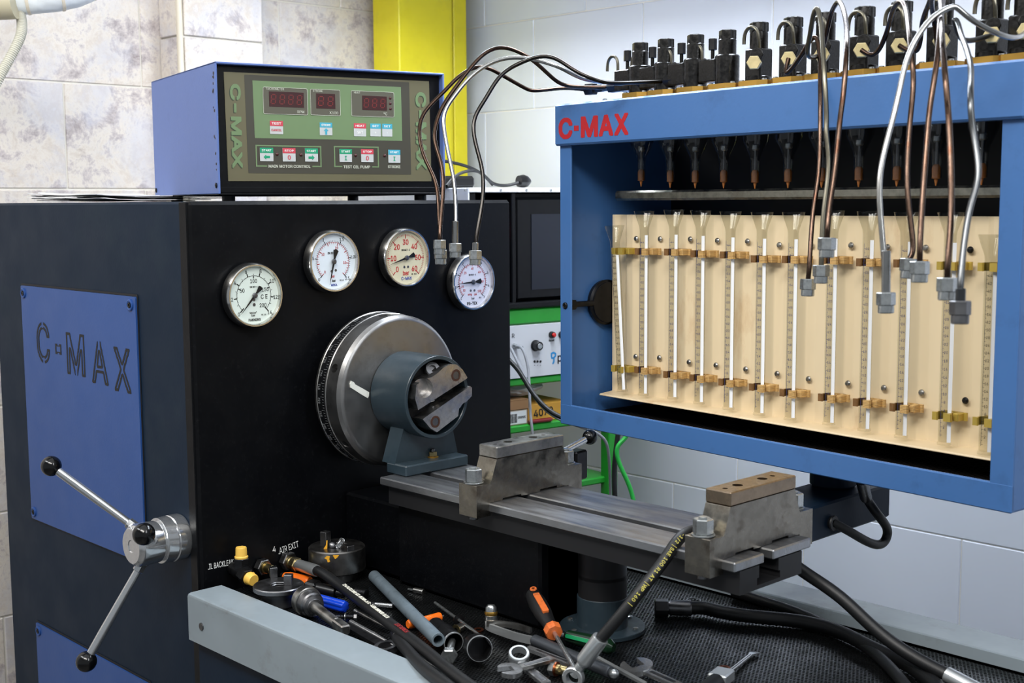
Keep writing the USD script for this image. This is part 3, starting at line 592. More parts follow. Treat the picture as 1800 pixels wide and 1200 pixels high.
for k in range(6):
    a = k*math.pi/3+.35; c = V(.545+.051*math.cos(a), .335+.051*math.sin(a), .7692); part(fl_, 'screw', lathe([(0, .004), (.002, .004), (.003, .002), (.003, 0)], c, EZ, 12), M['zinc'])

# ------------------------------------------------------------------ clamp blocks riding on the rails
def clamp_block(x1, label, tone):
    t = Thing('clamp_block', label, 'clamp block', loc=(x1-.019, .325, .94))
    prof = [(.216, .9215), (.243, .9215), (.2435, .940), (.243, .9405), (.2677, .9405), (.2677, .9435), (.306, .9435), (.306, .9405), (.330, .9405), (.346, .9405), (.346, .944), (.383, .944), (.383, .9405), (.4085, .9405), (.4085, .922), (.4385, .922), (.4385, .970), (.409, .970), (.4068, .9725), (.396, 1.003), (.2567, 1.003), (.246, .9735), (.243, .969), (.216, .969)]
    body = prism(sg.Polygon(prof).buffer(-.0008).buffer(.0008), (x1-.038, 0, 0), EY, EZ, .038)
    part(t, 'body', body, M['cast'], 20)
    plate = box(x1-.039, .2568, 1.0032, x1, .3985, 1.0208, .0014)
    for y, r in ((.272, .0035), (.298, .0068), (.351, .0068), (.374, .0035)):
        plate = boolean(plate, cyl((x1-.02, y, 1.010), (x1-.02, y, 1.03), r, 20, b=0))
    part(t, 'jaw_plate', plate, M[tone], 20, label='jaw plate with four holes')
    for y in (.2285, .4235):
        c = V(x1-.020, y, .9695)
        b = part(t, 'bolt', hexnut(c+V(0, 0, .002), c+V(0, 0, .021), .0128), M['zinc'])
        part(b, 'stud_end', cyl(c+V(0, 0, .021), c+V(0, 0, .0235), .0058, 16), M['zinc'])
        part(b, 'washer', cyl(c, c+V(0, 0, .002), .0148, 28), M['zinc'])
        part(b, 'shank', cyl(c-V(0, 0, .054), c-V(0, 0, .048), .0075, 16), M['steel_dark'])
    return t
M['jaw_brown'] = pbr('heat_tinted_jaw', (152, 134, 114), .28, 1.0, var=.1, vscale=18, rvar=.08)
clamp_block(.408, 'steel clamp block on the rails nearest the flywheel', 'steel')
clamp_block(.8257, 'steel clamp block at the free end of the rails, with a brownish top plate', 'jaw_brown')
lv = Thing('locking_lever', 'black ball-ended chrome locking lever behind the clamp block nearest the flywheel', 'lever', loc=(.345, .5, .96))
b0, b1 = deep(1037, 768, 2.14), deep(985, 796, 2.10)
part(lv, 'ball_knob', ball(b0, .0128, 3), M['ball_black'])
part(lv, 'rod', cyl(b1+(b1-b0)*.3, b0, .0056, 20), M['chrome'])
part(lv, 'hub_block', obox(deep(1012, 815, 2.14), unit(V(1, .1, 0)), unit(V(-.1, 1, 0)), EZ, (-.03, -.016, -.026, .014, .016, .024), .003), M['black_oxide'])
part(lv, 'clamp_arm', cyl(deep(1012, 815, 2.14)+V(-.02, 0, -.02), (.33, .39, .918), .012, 16), M['black_oxide'])

# ------------------------------------------------------------------ three-spoke handwheel on the cabinet's side
hw = Thing('handwheel', 'three-spoke chrome handwheel with black ball knobs on the cabinet side', 'handwheel', loc=(-.055, 0, .85))
HA = V(-.055, 0, .85); N_ = V(0, -1, 0)
part(hw, 'collar', lathe([(.0006, 0), (.0006, .036), (.004, .037), (.020, .037), (.0215, .0355), (.0225, .0355), (.024, .037), (.040, .036), (.041, .034), (.041, 0)], HA, N_, 48), M['chrome'])
part(hw, 'hub', lathe([(.041, 0), (.041, .031), (.046, .033), (.078, .034), (.084, .031), (.0868, .027), (.0868, .010), (.0855, .0085), (.0855, 0)], HA, N_, 48), M['chrome'])
for x, z, by in ((-.1855, .967, -.15), (-.091, .673, -.15), (.1105, .9125, -.15)):
    B = V(x, by, z); r_ = unit(V(x-HA[0], 0, z-HA[2])); s0 = HA + N_*.064 + r_*.029; d = unit(B-s0); Ls = np.linalg.norm(B-s0)
    sp = part(hw, 'spoke', lathe([(.0, 0), (.0, .0058), (.02, .0060), (Ls*.7, .0070), (Ls-.012, .0068), (Ls-.010, .005), (Ls-.005, 0)], s0, d, 24), M['chrome'])
    part(sp, 'lock_nut', hexnut(s0+d*.004, s0+d*.018, .0088), M['chrome'])
    part(sp, 'ball_knob', lathe([(-.0165, 0), (-.0165, .005)] + [(.0160*math.sin(a), .0160*math.cos(a)) for a in np.linspace(-1.2, 1.5, 14)] + [(.016, 0)], B, d, 32), M['ball_black'], label='black ball knob')
# ------------------------------------------------------------------ bench with a perforated deck
be = Thing('workbench', 'grey steel workbench with raised edge rails around a black perforated deck', 'workbench', loc=(.9, .3, 0))
def rail_prof(pts): return sg.Polygon(pts)
part(be, 'front_rail', prism(sg.Polygon([(-.036, .7085), (-.034, .709), (-.034, .776), (-.0325, .7785), (-.030, .7797), (.022, .7797), (.024, .7785), (.024, .764), (.026, .764), (.026, .780), (.0235, .7817), (-.0305, .7817), (-.0345, .780), (-.036, .7765)]), (.0225, 0, 0), EY, EZ, 1.60), M['grey_paint'], 40, label='grey front rail')
part(be, 'front_rail_end', prism(sg.Polygon([(-.035, .7095), (-.035, .776), (-.0305, .781), (.022, .781), (.022, .7095)]), (.0215, 0, 0), EY, EZ, .003), M['grey_paint'])
part(be, 'rear_rail', prism(sg.Polygon([(.66, .70), (.662, .70), (.662, .780), (.660, .7817), (.593, .7817), (.590, .780), (.5895, .764), (.5915, .764), (.592, .7795), (.66, .7795)]), (.0225, 0, 0), EY, EZ, 1.60), M['grey_paint'], 40, label='grey rear rail')
part(be, 'apron', box(.024, -.022, .10, 1.62, .65, .706, .003), M['cab_paint'])
part(be, 'drip_tray', box(.005, .020, .735, 1.62, .655, .740), M['flat_black'])
part(be, 'rail_screw', lathe([(0, .006), (.0015, .0058), (.002, .004), (.001, 0)], V(.062, -.036, .7385), -EY, 16), M['steel_dark'])
# perforated sheet: staggered round-cornered holes, real openings
def perforated(x0, x1, y0, y1, z, p=.0056, hr=.00205, keep=None, n=6, th=.0011):
    dx, dy = p, p*.866
    nx, ny = int((x1-x0)/dx), int((y1-y0)/dy)
    t = np.arange(n)*2*math.pi/n + math.pi/6
    hx, hy = np.cos(t)*hr, np.sin(t)*hr
    # hexagonal cell about each hole
    cx, cy = np.cos(t)*p/math.sqrt(3), np.sin(t)*p/math.sqrt(3)
    I, J = np.meshgrid(np.arange(nx), np.arange(ny), indexing='ij')
    X = x0 + (I + .5*(J % 2))*dx; Y = y0 + J*dy
    ok = np.ones(X.shape, bool) if keep is None else keep(X, Y)
    X, Y = X[ok], Y[ok]; k = len(X)
    v = np.zeros((k, 3*n, 3))
    v[:, :n, 0] = X[:, None]+cx; v[:, :n, 1] = Y[:, None]+cy; v[:, :n, 2] = z
    v[:, n:2*n, 0] = X[:, None]+hx; v[:, n:2*n, 1] = Y[:, None]+hy; v[:, n:2*n, 2] = z
    v[:, 2*n:, 0] = X[:, None]+hx; v[:, 2*n:, 1] = Y[:, None]+hy; v[:, 2*n:, 2] = z-th
    i = np.arange(n); j = (i+1) % n
    f = np.vstack([np.c_[i, j, n+j], np.c_[i, n+j, n+i], np.c_[n+i, n+j, 2*n+j], np.c_[n+i, 2*n+j, 2*n+i]])
    return trimesh.Trimesh(v.reshape(-1, 3), (f[None] + (np.arange(k)*3*n)[:, None, None]).reshape(-1, 3), process=False)
M['mesh'] = pbr('oily_black_perforated_steel', (62, 64, 66), .28, .9, var=.2, vscale=8, rvar=.1)
def keep(X, Y):
    return ~((X < .16) & (Y > .281) & (Y < .389)) & ~((X >= .16) & (X < .485) & (Y > .268) & (Y < .389))
part(be, 'perforated_deck', perforated(.003, 1.25, .029, .588, .762, keep=keep), M['mesh'], False, kind='stuff', label='black perforated steel deck')
# ------------------------------------------------------------------ blue cabinet with the measuring tubes
BV = unit(V(.0944, 1, 0)); BU = V(BV[1], -BV[0], 0); BO = V(.22415773, .58150699, .99482926)
BM = frame(BO, BU, BV, EZ)
def bw(u, v, z): return BO + BU*u + BV*v + EZ*z
def bpx(px, py, v):                                   # a picture point on the plane v -> local (u, v, z)
    q = onp(px, py, BO + BV*v, BV) - BO; return V(q@BU, v, q[2])
def bbox(a, b=0.0): return obox(BO, BU, BV, EZ, a, b)
bc = Thing('tube_cabinet', 'blue steel cabinet with red lettering holding the row of glass measuring tubes', 'test cabinet', M=BM)
W_, H_, D_ = .845, .5446, .27
part(bc, 'left_post', bbox((0, 0, 0, .0285, .004, .48), .0012), M['blue'])
part(bc, 'right_post', bbox((.8143, 0, 0, W_, .004, .48), .0012), M['blue'])
part(bc, 'bottom_rail', bbox((0, -.0004, -.002, W_, .006, .0335), .0015), M['blue'])
part(bc, 'side_panel', bbox((0, .003, 0, .0025, D_, .52), .0008), M['blue'])
part(bc, 'side_panel', bbox((W_-.0025, .003, 0, W_, D_, .52), .0008), M['blue'])
part(bc, 'bottom_panel', bbox((.001, .005, -.002, W_-.001, D_, .002), .0008), M['blue'])
part(bc, 'fascia', bbox((-.003, -.010, .4755, W_+.003, .012, H_), .003), M['blue'])
part(bc, 'top_plate', bbox((-.003, .010, H_-.004, W_+.003, D_, H_), .001), M['blue'])
M['inner_black'] = pbr('inner_black', (13, 14, 18), .5)
part(bc, 'back_panel', bbox((.003, D_-.004, 0, W_-.003, D_, H_-.006)), M['inner_black'])
part(bc, 'inner_lining', bbox((W_-.006, .024, .03, W_-.003, D_-.005, .47)), M['inner_black'])
# name on the fascia
x0, x1 = bpx(982, 232, -.010)[0], bpx(1104, 222, -.010)[0]
zz = .5025
for ch, a, b, h in (('C', 982, 1006, .0355), ('.', 1009, 1017, .0085), ('M', 1021, 1051, .0345), ('A', 1052.5, 1078, .0345), ('X', 1080, 1104.5, .0345)):
    ua, ub = bpx(a, 210, -.0102)[0], bpx(b, 210, -.0102)[0]
    p = sg.box(0, 0, 1, 1) if ch == '.' else text_poly(ch, 1, True).buffer(.035); q = p.bounds
    p = sa.scale(sa.translate(p, -q[0], -q[1]), (ub-ua)/(q[2]-q[0]), h/(q[3]-q[1]), origin=(0, 0))
    part(bc, 'letter', prism(p, bw(ua, -.0101, zz-h/2+(.001 if ch != '.' else 0)), BU, EZ, .0003, .0002), M['logo_red'], False, label='red ' + ('dot' if ch == '.' else 'letter '+ch))
q = bpx(994, 537, 0); part(bc, 'pivot_screw', lathe([(0, .0058), (.002, .0056), (.003, .004), (.0022, .003), (.0022, 0)], bw(*q), -BV, 20), M['black_oxide'])
# ridged mat on the cabinet floor
M['mat'] = pbr('black_ridged_mat', (26, 23, 21), .45, var=.2, vscale=30)
rid = [bbox((u, .024, .0105, u+.0022, D_-.006, .0128)) for u in np.arange(.006, W_-.008, .0052)]
part(bc, 'floor_mat', [bbox((.003, .022, .003, W_-.003, D_-.005, .011))] + rid, M['mat'], False, kind='stuff')
M['bar'] = pbr('galvanised_bar', (142, 140, 130), .30, 1.0, var=.16, vscale=14, rvar=.1)
zb = .391
part(bc, 'shutter_bar', [bbox((.062, .068, zb-.0082, W_-.006, .086, zb+.0082), .0035)], M['bar'])
part(bc, 'bar_bracket', bbox((.0025, .074, zb-.005, .012, .084, zb+.005)) if False else bbox((W_-.02, .07, zb-.012, W_-.003, .10, zb+.012), .001), M['inner_black'])
# swivel damper on the left wall
dm = part(bc, 'damper', lathe([(.0035, 0), (.0035, .036), (.0045, .039), (.012, .040), (.0135, .038), (.0145, .036), (.0165, .0355), (.0175, .033), (.0175, 0)], bw(0, .098, .205), BU, 48), M['black_oxide'], label='black round damper')
part(dm, 'lock_nut', hexnut(bw(.0125, .010, .205), bw(.0125, .022, .205), .0095), M['black_oxide'])
part(dm, 'shaft', cyl(bw(.0125, .003, .205), bw(.0125, .066, .205), .0052, 20), M['black_oxide'])
# support arm under the cabinet and its hose
arm = Thing('support_arm', 'dark slate square-section arm carrying the blue tube cabinet', 'support arm', loc=(.71, .58, .915))
part(arm, 'beam', box(.665, .41, .889, .757, .762, .9405, .003), M['cab_paint'])
part(arm, 'swivel_post', cyl((.70, .69, .940), (.70, .69, .9925), .035, 32), M['cab_paint'])
part(arm, 'mounting_plate', box(.60, .385, .895, .757, .412, .935, .002), M['cab_paint'])
part(arm, 'hose_gland', lathe([(0, .0085), (.005, .0115), (.007, .0105), (.007, .006)], on(1460, 918, 0, .757), EX, 24), M['rubber'])
dh = Thing('drain_hose', 'black rubber hose looping from under the blue cabinet into the support arm', 'hose', loc=tuple(on(1540, 930, 0, .78)))
part(dh, 'tube', tube([bw(*bpx(1514, 866, .03))*[1, 1, 0]+[0, 0, .9915], on(1526, 880, 0, .775), on(1545, 907, 0, .79), on(1560, 935, 0, .79), on(1553, 953, 0, .788), on(1530, 954, 0, .785), on(1497, 936, 0, .775), on(1462, 917, 0, .758)], .0068, 14, steps=60), M['rubber'])
part(dh, 'clamp', cyl(bw(*bpx(1514, 866, .03))*[1, 1, 0]+[0, 0, .9918], on(1522, 874, 0, .774), .0088, 16), M['black_oxide'])

# ---- board
TV = .085                                             # the tubes' axes
M['cream'] = pbr('cream_board', (232, 212, 176), .42, var=.05, vscale=5, dirt=(190, 140, 84), dscale=11, damt=.5, rvar=.06, stretch=(1, 1, .35))
bd = Thing('tube_board', 'cream painted fluted board behind the glass measuring tubes', 'board', M=frame(bw(.02, .106, .045), BU, BV, EZ))
TP = [(1088, 500), (1132, 500), (1184, 500), (1231, 500), (1283, 500), (1338, 500), (1393, 500), (1462, 500), (1525, 500), (1591, 500), (1668, 500), (1741, 500)]
tu = [bpx(x, y, TV)[0] for x, y in TP]; tu[0] += .004
us = np.linspace(.019, .836, 420)
ph_ = np.interp(us, [.019]+tu+[.84], np.arange(14)-.5)
pv = .106 - .0060*np.clip(np.cos(2*math.pi*(ph_+.5))*1.8, -1, 1)*.5 + .0022
sec = np.r_[np.c_[us, pv], np.c_[us[::-1], np.full(len(us), .1125)]]
board = trimesh.creation.extrude_polygon(sg.Polygon(sec), .3586-.046, engine='earcut')
part(bd, 'panel', place(board, frame(bw(0, 0, .046), BU, BV, EZ)), M['cream'], 30)
part(bd, 'bottom_lip', place(prism([(.112, .043), (.112, .0485), (.104, .0478), (.076, .0455), (.0745, .0435), (.075, .0425)], (0, 0, 0), V(0, 1, 0), V(0, 0, 1), .8168), frame(bw(.019, 0, 0), BU, BV, EZ)), M['cream'])
part(bd, 'hanger', bbox((.3, .1125, .2, .34, D_-.003, .24)), M['inner_black'])
def clipmat(n, a, b):
    return usdkit.material(stage, '/World/Looks/' + n, {'tc': ('texture_coordinate', {}), 'w': ('wave_texture', {'bands_direction': 'z', 'scale': 150.0, 'distortion': 6.0, 'detail': 3.0, 'detail_scale': 60.0}), 'r': ('rgb_ramp', {'ramp': [(0, lin(a)), (.62, lin(a)), (.92, lin(b))]}), 'p': ('principled_bsdf', {'roughness': .45})},
        [('tc.object', 'w.vector'), ('w.fac', 'r.fac'), ('r.color', 'p.base_color')], surface='p.BSDF')
M['clip_grain'] = clipmat('stained_clip', (222, 182, 116), (112, 70, 34))
M['clip_brass'] = pbr('yellow_brass_clip', (196, 168, 78), .36, .35, var=.08, vscale=40)
M['clip_dark'] = pbr('browned_clip', (120, 84, 44), .45, var=.35, vscale=120)
def clip(u, z, m, mk, face):
    """spring clip screwed to the board: strap, right foot and two jaws round the tube"""
    o = bw(u, TV, z); R0, R1 = .0092, .0112
    strap = prism([(-.010, -.0055), (.024, -.0055), (.024, .0055), (-.010, .0055)], o + BV*.0168, BU, EZ, .0035)
    foot = obox(o, BU, BV, EZ, (  .0115, -.0005, -.0055, .0200, .0168, .0055), .0012)
    def arc(a0, a1, r0, r1):
        A = np.radians(np.linspace(a0, a1, 14)); return sg.Polygon([(r1*math.cos(a), r1*math.sin(a)) for a in A] + [(r0*math.cos(a), r0*math.sin(a)) for a in A[::-1]])
    jaw_ = arc(-62, 100, R0, R1).union(sg.Polygon([(R1*math.cos(math.radians(-62))-.001, -R1*.86), (.0145, -R1*.94), (.0150, -R1*.6), (.0115, -R1*.55)]).buffer(.0006))
    c = part(bd, 'clip', [foot, prism(jaw_, o-EZ*.0055, BU, BV, .011), strap], m, 30)
    lj = arc(95, 232, R0, R1).union(sg.Polygon([(-.0085, -.0075), (-.0135, -.0085), (-.0138, -.0062), (-.0095, -.0045)]).buffer(.0005))
    part(c, 'left_jaw', prism(lj, o-EZ*.0055, BU, BV, .011), mk, 30)
    return c
TB = [(.352, .052)]*12
for i, u in enumerate(tu):
    first, last2 = i == 0, i >= 10
    zt = bpx(*[(1088, 441), (1132, 442), (1184, 443), (1231, 446), (1283, 448), (1338, 455), (1393, 456), (1462, 457), (1525, 461), (1591, 463), (1668, 467), (1741, 469)][i], TV)[2]
    zb_ = bpx(*[(1092, 648), (1136, 651), (1186, 659), (1234, 665), (1288, 673), (1345, 682), (1400, 692), (1466, 700), (1530, 709), (1597, 718), (1668, 732), (1741, 742)][i], TV)[2]
    m, mk = (M['clip_brass'], M['clip_brass']) if (first or last2) else (M['clip_grain'], M['clip_dark'])
    clip(u, zt, m, mk, 1); clip(u, zb_, m, mk, 1)
    for z in (zt+.021, zb_+.021):
        s_m = M['black_plastic'] if i == 10 else M['steel']
        part(bd, 'screw', lathe([(0, .0048), (.0015, .0046), (.0032, .003), (.0038, 0)], bw(u+.0175, .1055, z), -BV, 14), s_m)

# ---- tubes: the ten alike are copies of one
M['tube_glass'] = glassy('tube_glass', (.93, .93, .91), 1.38, .04)
M['strip'] = pbr('white_strip', (246, 248, 252), .5)
M['scale_blue'] = pbr('scale_blue', (40, 50, 104), .55)
M['scale_dark'] = pbr('scale_dark', (30, 30, 34), .55)
def make_tube(label, group, Mx, scale_m, strip_u, top, L=.312):
    t = Thing('measuring_tube', label, 'glass tube', M=Mx, group=group, local=True)
    r = .0082
    part(t, 'glass', lathe([(.0035, 0), (.004, r*.6), (.004, r-.0008), (L-.032, r-.0008), (L-.026, r), (L-.003, .0165), (L-.0005, .0172), (L, .0178), (L+.0008, .0172), (L+.0002, .0165), (L-.004, .0160), (L-.026, r+.0006), (L-.032, r), (.006, r), (.0045, r), (.003, r+.0012), (0, r+.0012), (0, 0)], (0, 0, 0), EZ, 28), M['tube_glass'], label='flared glass tube')
    part(t, 'white_strip', box(strip_u-.0024, -.0076, .004, strip_u+.0026, -.0069, top, 0), M['strip'], False, label='white reading strip')
    tk = [box(-.0062, -.0066, .012, -.0058, -.0063, L-.045)]
    for k in range(0, 45):
        z = .014 + k*(L-.066)/44; w = .0026 if k % 2 == 0 else .0014
        tk.append(box(-.0060, -.0066, z-.00022, -.0060+w, -.0063, z+.00022))
    part(t, 'graduation_marks', tk, scale_m, False, kind='stuff')
    for k in range(2, 45, 2):
        z = .014 + k*(L-.066)/44
        part(t, 'scale_number', letter(str(k), .0036, V(-.0018, -.0079, z), EX, EZ, depth=.0002, stretch=.85), scale_m, False)
    return t
TURN = rotz((0, 0, 0), 38)                          # the scales are turned towards the operator
def tube_at(i, dz0, tilt=0):
    b = bw(tu[i], TV, dz0)
    ex = BU*math.cos(tilt)-EZ*math.sin(tilt); ez = EZ*math.cos(tilt)+BU*math.sin(tilt)
    return frame(b, ex, BV, ez) @ TURN
ords = ['second', 'third', 'fourth', 'fifth', 'sixth', 'seventh', 'eighth', 'ninth', 'tenth']
t0 = None
for i in range(1, 10):
    lab = f'flared glass measuring tube with blue scale, {ords[i-1]} from the left on the cream board'
    zb0 = bpx(*[(1135, 694), (1185, 700), (1234, 709), (1287, 719), (1343, 729), (1400, 738), (1466, 746), (1528, 757), (1594, 769)][i-1], TV)[2] - .001
    if t0 is None: t0 = make_tube(lab, 'blue-scaled measuring tubes', tube_at(i, zb0), M['scale_blue'], .0042, .272)
    else: dup(t0, tube_at(i, zb0), lab)
make_tube('measuring tube in yellow brass clips beside black screws, eleventh from the left', 'blue-scaled measuring tubes', tube_at(10, .052), M['scale_blue'], .0050, .272)
b1 = bpx(1094, 688, TV-.004); t1 = bpx(1080, 396, TV-.004)
Lt = t1[2]-b1[2]; ti = math.atan2(t1[0]-b1[0], Lt)
make_tube('small leaning glass tube in yellow brass clips at the far left board edge', None, frame(bw(*b1), BU*math.cos(ti)-EZ*math.sin(ti), BV, EZ*math.cos(ti)+BU*math.sin(ti)) @ TURN, M['scale_dark'], .0036, .236, Lt)
make_tube('lower-set glass tube with dark scale half hidden behind the right cabinet post', None, tube_at(11, .018+.03), M['scale_dark'], .0045, .24, .287)

# ---- spray chambers over the tubes
M['dim_glass'] = glassy('chamber_glass', (.84, .85, .86), 1.6, .10)
M['nozzle'] = pbr('amber_nozzle', (168, 104, 50), .45, var=.3, vscale=90)
def make_chamber(label, Mx):
    t = Thing('spray_chamber', label, 'spray chamber', M=Mx, local=True)
    part(t, 'glass', lathe([(.010, .0060), (.012, .0074), (.040, .0076), (.050, .0092), (.062, .015), (.074, .0205), (.10, .0215), (.134, .0215), (.134, .0205), (.10, .0205), (.075, .0195), (.062, .014), (.050, .0082), (.040, .0066), (.012, .0064), (.010, .0060)], (0, 0, 0), EZ, 28), M['dim_glass'])
    n_ = part(t, 'nozzle', lathe([(0, .0008), (.004, .0016), (.0095, .0028), (.0100, .0056), (.024, .0058), (.027, .0048), (.029, .003), (.029, 0)], (0, 0, 0), EZ, 20), M['nozzle'], label='amber nozzle')
    part(t, 'stem', cyl((0, 0, .029), (0, 0, .12), .0022, 12), M['steel_dark'])
    part(t, 'ferrule', lathe([(.058, .004), (.060, .0058), (.066, .0058), (.068, .004)], (0, 0, 0), EZ, 16), M['zinc'])
    return t
ch0 = None
CPX = [(1127, 328), (1178, 330), (1222, 331), (1272, 331), (1327, 332), (1385, 331), (1444, 330), (1509, 329), (1576, 329), (1645, 327), (1725, 326)]
cords = ['leftmost', 'second', 'third', 'fourth', 'fifth', 'sixth', 'seventh', 'eighth', 'ninth', 'tenth', 'rightmost']
for i, (x, y) in enumerate(CPX):
    q = bpx(x, y, .088); Mx = frame(bw(*q), BU, BV, EZ)
    lab = f'glass spray chamber with amber nozzle under the blue fascia, {cords[i]}' + (' from the left' if 0 < i < 10 else ' of the row')
    if ch0 is None: ch0 = make_chamber(lab, Mx); tagp(ch0.prim, group='spray chambers')
    else: dup(ch0, Mx, lab)
# ------------------------------------------------------------------ injector holders on the cabinet top
M['inj'] = pbr('oily_black_iron', (20, 19, 18), .26, .3, var=.3, vscale=40, bump=.2, bscale=300, rvar=.1)
M['pipe_dull'] = pbr('dull_steel_pipe', (112, 108, 96), .28, 1.0, var=.15, vscale=60)
M['nut_pale'] = pbr('oiled_pale_nut', (206, 190, 142), .35, .6, var=.2, vscale=80)
VI, ZI = .060, .5446
def injector(label, Mx, left):
    t = Thing('injector_holder', label, 'injector holder', M=Mx, local=True, group='injector holders on the blue cabinet')
    fl = part(t, 'flange', place(prism(sg.Polygon([(-.027, -.012), (-.016, -.022), (.016, -.022), (.027, -.012), (.027, .012), (.016, .022), (-.016, .022), (-.027, .012)]).buffer(.002), (0, 0, 0), EX, EY, .0128), np.eye(4)), M['brass'], label='brass flange')
    for sx in (-1, 1): part(fl, 'screw', lathe([(0, .0038), (.0024, .0036), (.003, .002), (.003, 0)], V(sx*.0215, -.012, .0128), EZ, 10), M['zinc'])
    if not left:
        part(t, 'body', [box(-.0150, -.0145, .0125, .0150, .0145, .060, .002), cyl((0, 0, .011), (0, 0, .02), .0185, 24)], M['inj'])
        cpb = part(t, 'cap', lathe([(.058, .0135), (.082, .0135), (.084, .0128), (.096, .0128), (.098, .0118), (.098, .006), (.096, 0)], (0, 0, 0), EZ, 28), M['inj'])
        part(cpb, 'cap_hex', hexnut(V(0, 0, .084), V(0, 0, .0985), .0142), M['inj'])
        pd = unit(V(.62, -1, 0))
        pt = part(t, 'side_port', [cyl(V(.006, -.010, .036), V(.006, -.010, .036)+pd*.026, .0080, 20), lathe([(0, 0), (0, .0088), (.003, .0100), (.008, .0100), (.009, .0085), (.009, 0)], V(.008, -.012, .050), pd, 8)], M['inj'])
        part(pt, 'union_nut', hexnut(V(.006, -.010, .036)+pd*.024, V(.006, -.010, .036)+pd*.034, .0108, 0), M['nut_pale'])
        part(t, 'hook_pipe', tube([V(.011, -.0115, .058), V(.012, -.015, .074), V(.009, -.016, .0855), V(-.001, -.0165, .0905), V(-.011, -.016, .086), V(-.0145, -.016, .076), V(-.015, -.016, .067)], .0027, 10, steps=36), M['pipe_dull'], label='bent return pipe')
    else:
        part(t, 'body', [lathe([(.0118, 0), (.0118, .0185), (.055, .0185), (.057, .0165), (.057, .0135), (.079, .0135), (.081, .012), (.0925, .012), (.0935, .0105), (.0935, 0)], (0, 0, 0), EZ, 28), box(-.045, -.017, .018, -.010, .013, .052, .0018)], M['inj'])
        part(t, 'cap_hex', hexnut(V(0, 0, .0795), V(0, 0, .094), .0135), M['inj'])
        kn = part(t, 'knob', hexnut(V(-.030, 0, .067), V(-.030, 0, .0845), .0065), M['black_oxide'])
        part(kn, 'stem', cyl(V(-.030, 0, .050), V(-.030, 0, .068), .003, 12), M['inj'])
        pt = part(t, 'side_port', [cyl(V(-.044, -.002, .028), V(-.088, -.006, .027), .0058, 16)], M['inj'])
        part(pt, 'union_nut', hexnut(V(-.084, -.006, .027), V(-.098, -.007, .027), .0068), M['black_oxide'])
        part(pt, 'coupling_nut', hexnut(V(-.102, -.007, .027), V(-.122, -.008, .027), .0105), M['black_oxide'])
        hk = part(t, 'hook_pipe', tube([V(-.049, -.004, .045), V(-.049, -.004, .064), V(-.052, -.004, .073), V(-.062, -.004, .0775), V(-.071, -.004, .072), V(-.074, -.004, .062), V(-.0745, -.004, .054)], .0025, 10, steps=36), M['pipe_dull'], label='bent return pipe')
        part(hk, 'ferrule', ball(V(-.049, -.004, .0445), .0052, 2), M['brass'])
    return t
IPX = [(1125, 163), (1170, 158), (1222, 153), (1278, 147), (1333, 143), (1393, 138), (1450, 132), (1518, 126), (1583, 119), (1655, 112), (1742, 104), (1800, 98)]
iords = ['leftmost', 'second', 'third', 'fourth', 'fifth', 'sixth', 'seventh', 'eighth', 'ninth', 'tenth', 'eleventh', 'twelfth']
IM = []; pA = pB = None
for i, (x, y) in enumerate(IPX):
    u = bpx(x, y, VI)[0]; Mx = frame(bw(u, VI, ZI), BU, BV, EZ); IM.append(Mx)
    lab = f'black injector holder with hooked return pipe on the blue cabinet, {iords[i]}' + (' of the row' if i == 0 else ' from the left')
    if i < 4:
        if pB is None: pB = injector(lab, Mx, True)
        else: dup(pB, Mx, lab)
    elif pA is None: pA = injector(lab, Mx, False)
    else: dup(pA, Mx, lab)
eb = Thing('vent_plug', 'small black plug on the left end of the blue cabinet top', 'plug', M=frame(bw(.08, .03, H_), BU, BV, EZ))
part(eb, 'cap', lathe([(0, .004), (.002, .0045), (.004, .0045), (.006, .003), (.007, 0)], bw(.08, .03, H_), EZ, 14), M['black_oxide'])

# ------------------------------------------------------------------ high-pressure pipes
M['pipe_brown'] = pbr('rusty_brown_pipe', (70, 56, 48), .22, 1.0, var=.25, vscale=26, dirt=(70, 40, 26), dscale=30, damt=.7, rvar=.08)
M['pipe_black'] = pbr('blackened_pipe', (56, 54, 52), .22, 1.0, var=.2, vscale=30)
M['pipe_steel'] = pbr('bare_steel_pipe', (168, 168, 166), .22, 1.0, var=.12, vscale=40)
M['pipe_dark'] = pbr('dark_grey_pipe', (88, 90, 92), .26, 1.0, var=.15, vscale=30)
def pipe(label, pts, mat_, nut_px, Dn, start=None, r=.0032, sleeve=None, nutm='zinc', group='high-pressure pipes'):
    """pts: (px, py, distance) along the pipe; the free nut hangs at nut_px"""
    P = [deep(*p) for p in pts]
    if start is not None: P = [start] + P
    c = deep(nut_px[0], nut_px[1], Dn); nl = P[-1]; d = unit(c-P[-2] if np.linalg.norm(c-nl) < .004 else c-nl)
    d = unit(d*.5 + V(0, 0, -1)); top = c - d*.011
    t = Thing('injection_pipe', label, 'pipe', loc=tuple(c), group=None)
    P = [p for p in P if np.linalg.norm(p-top) > .008] + [top]
    part(t, 'tube', tube(P, r, 12, steps=14*len(P)), mat_)
    n1 = part(t, 'union_nut', hexnut(top, c+d*.003, .0102, 0), M[nutm])
    part(n1, 'nut_skirt', lathe([(0, .0086), (.0075, .0086), (.0085, .0078), (.0085, .0055), (.002, .005), (.002, 0)], c+d*.003, d, 24), M[nutm])
    if sleeve: part(t, 'sleeve', cyl(P[-2]*.2+top*.8 - d*.002, top - d*sleeve, .0046, 16) if False else cyl(top-d*sleeve, top+d*.001, .0048, 18), M['pipe_steel'] if nutm == 'zinc' else M['pipe_dark'], label='end sleeve')
    return t
def cA(x, y): return 640+x/3.75, y/3.75
def c7(x, y): return 680+x/4.284, 280+y/4.284
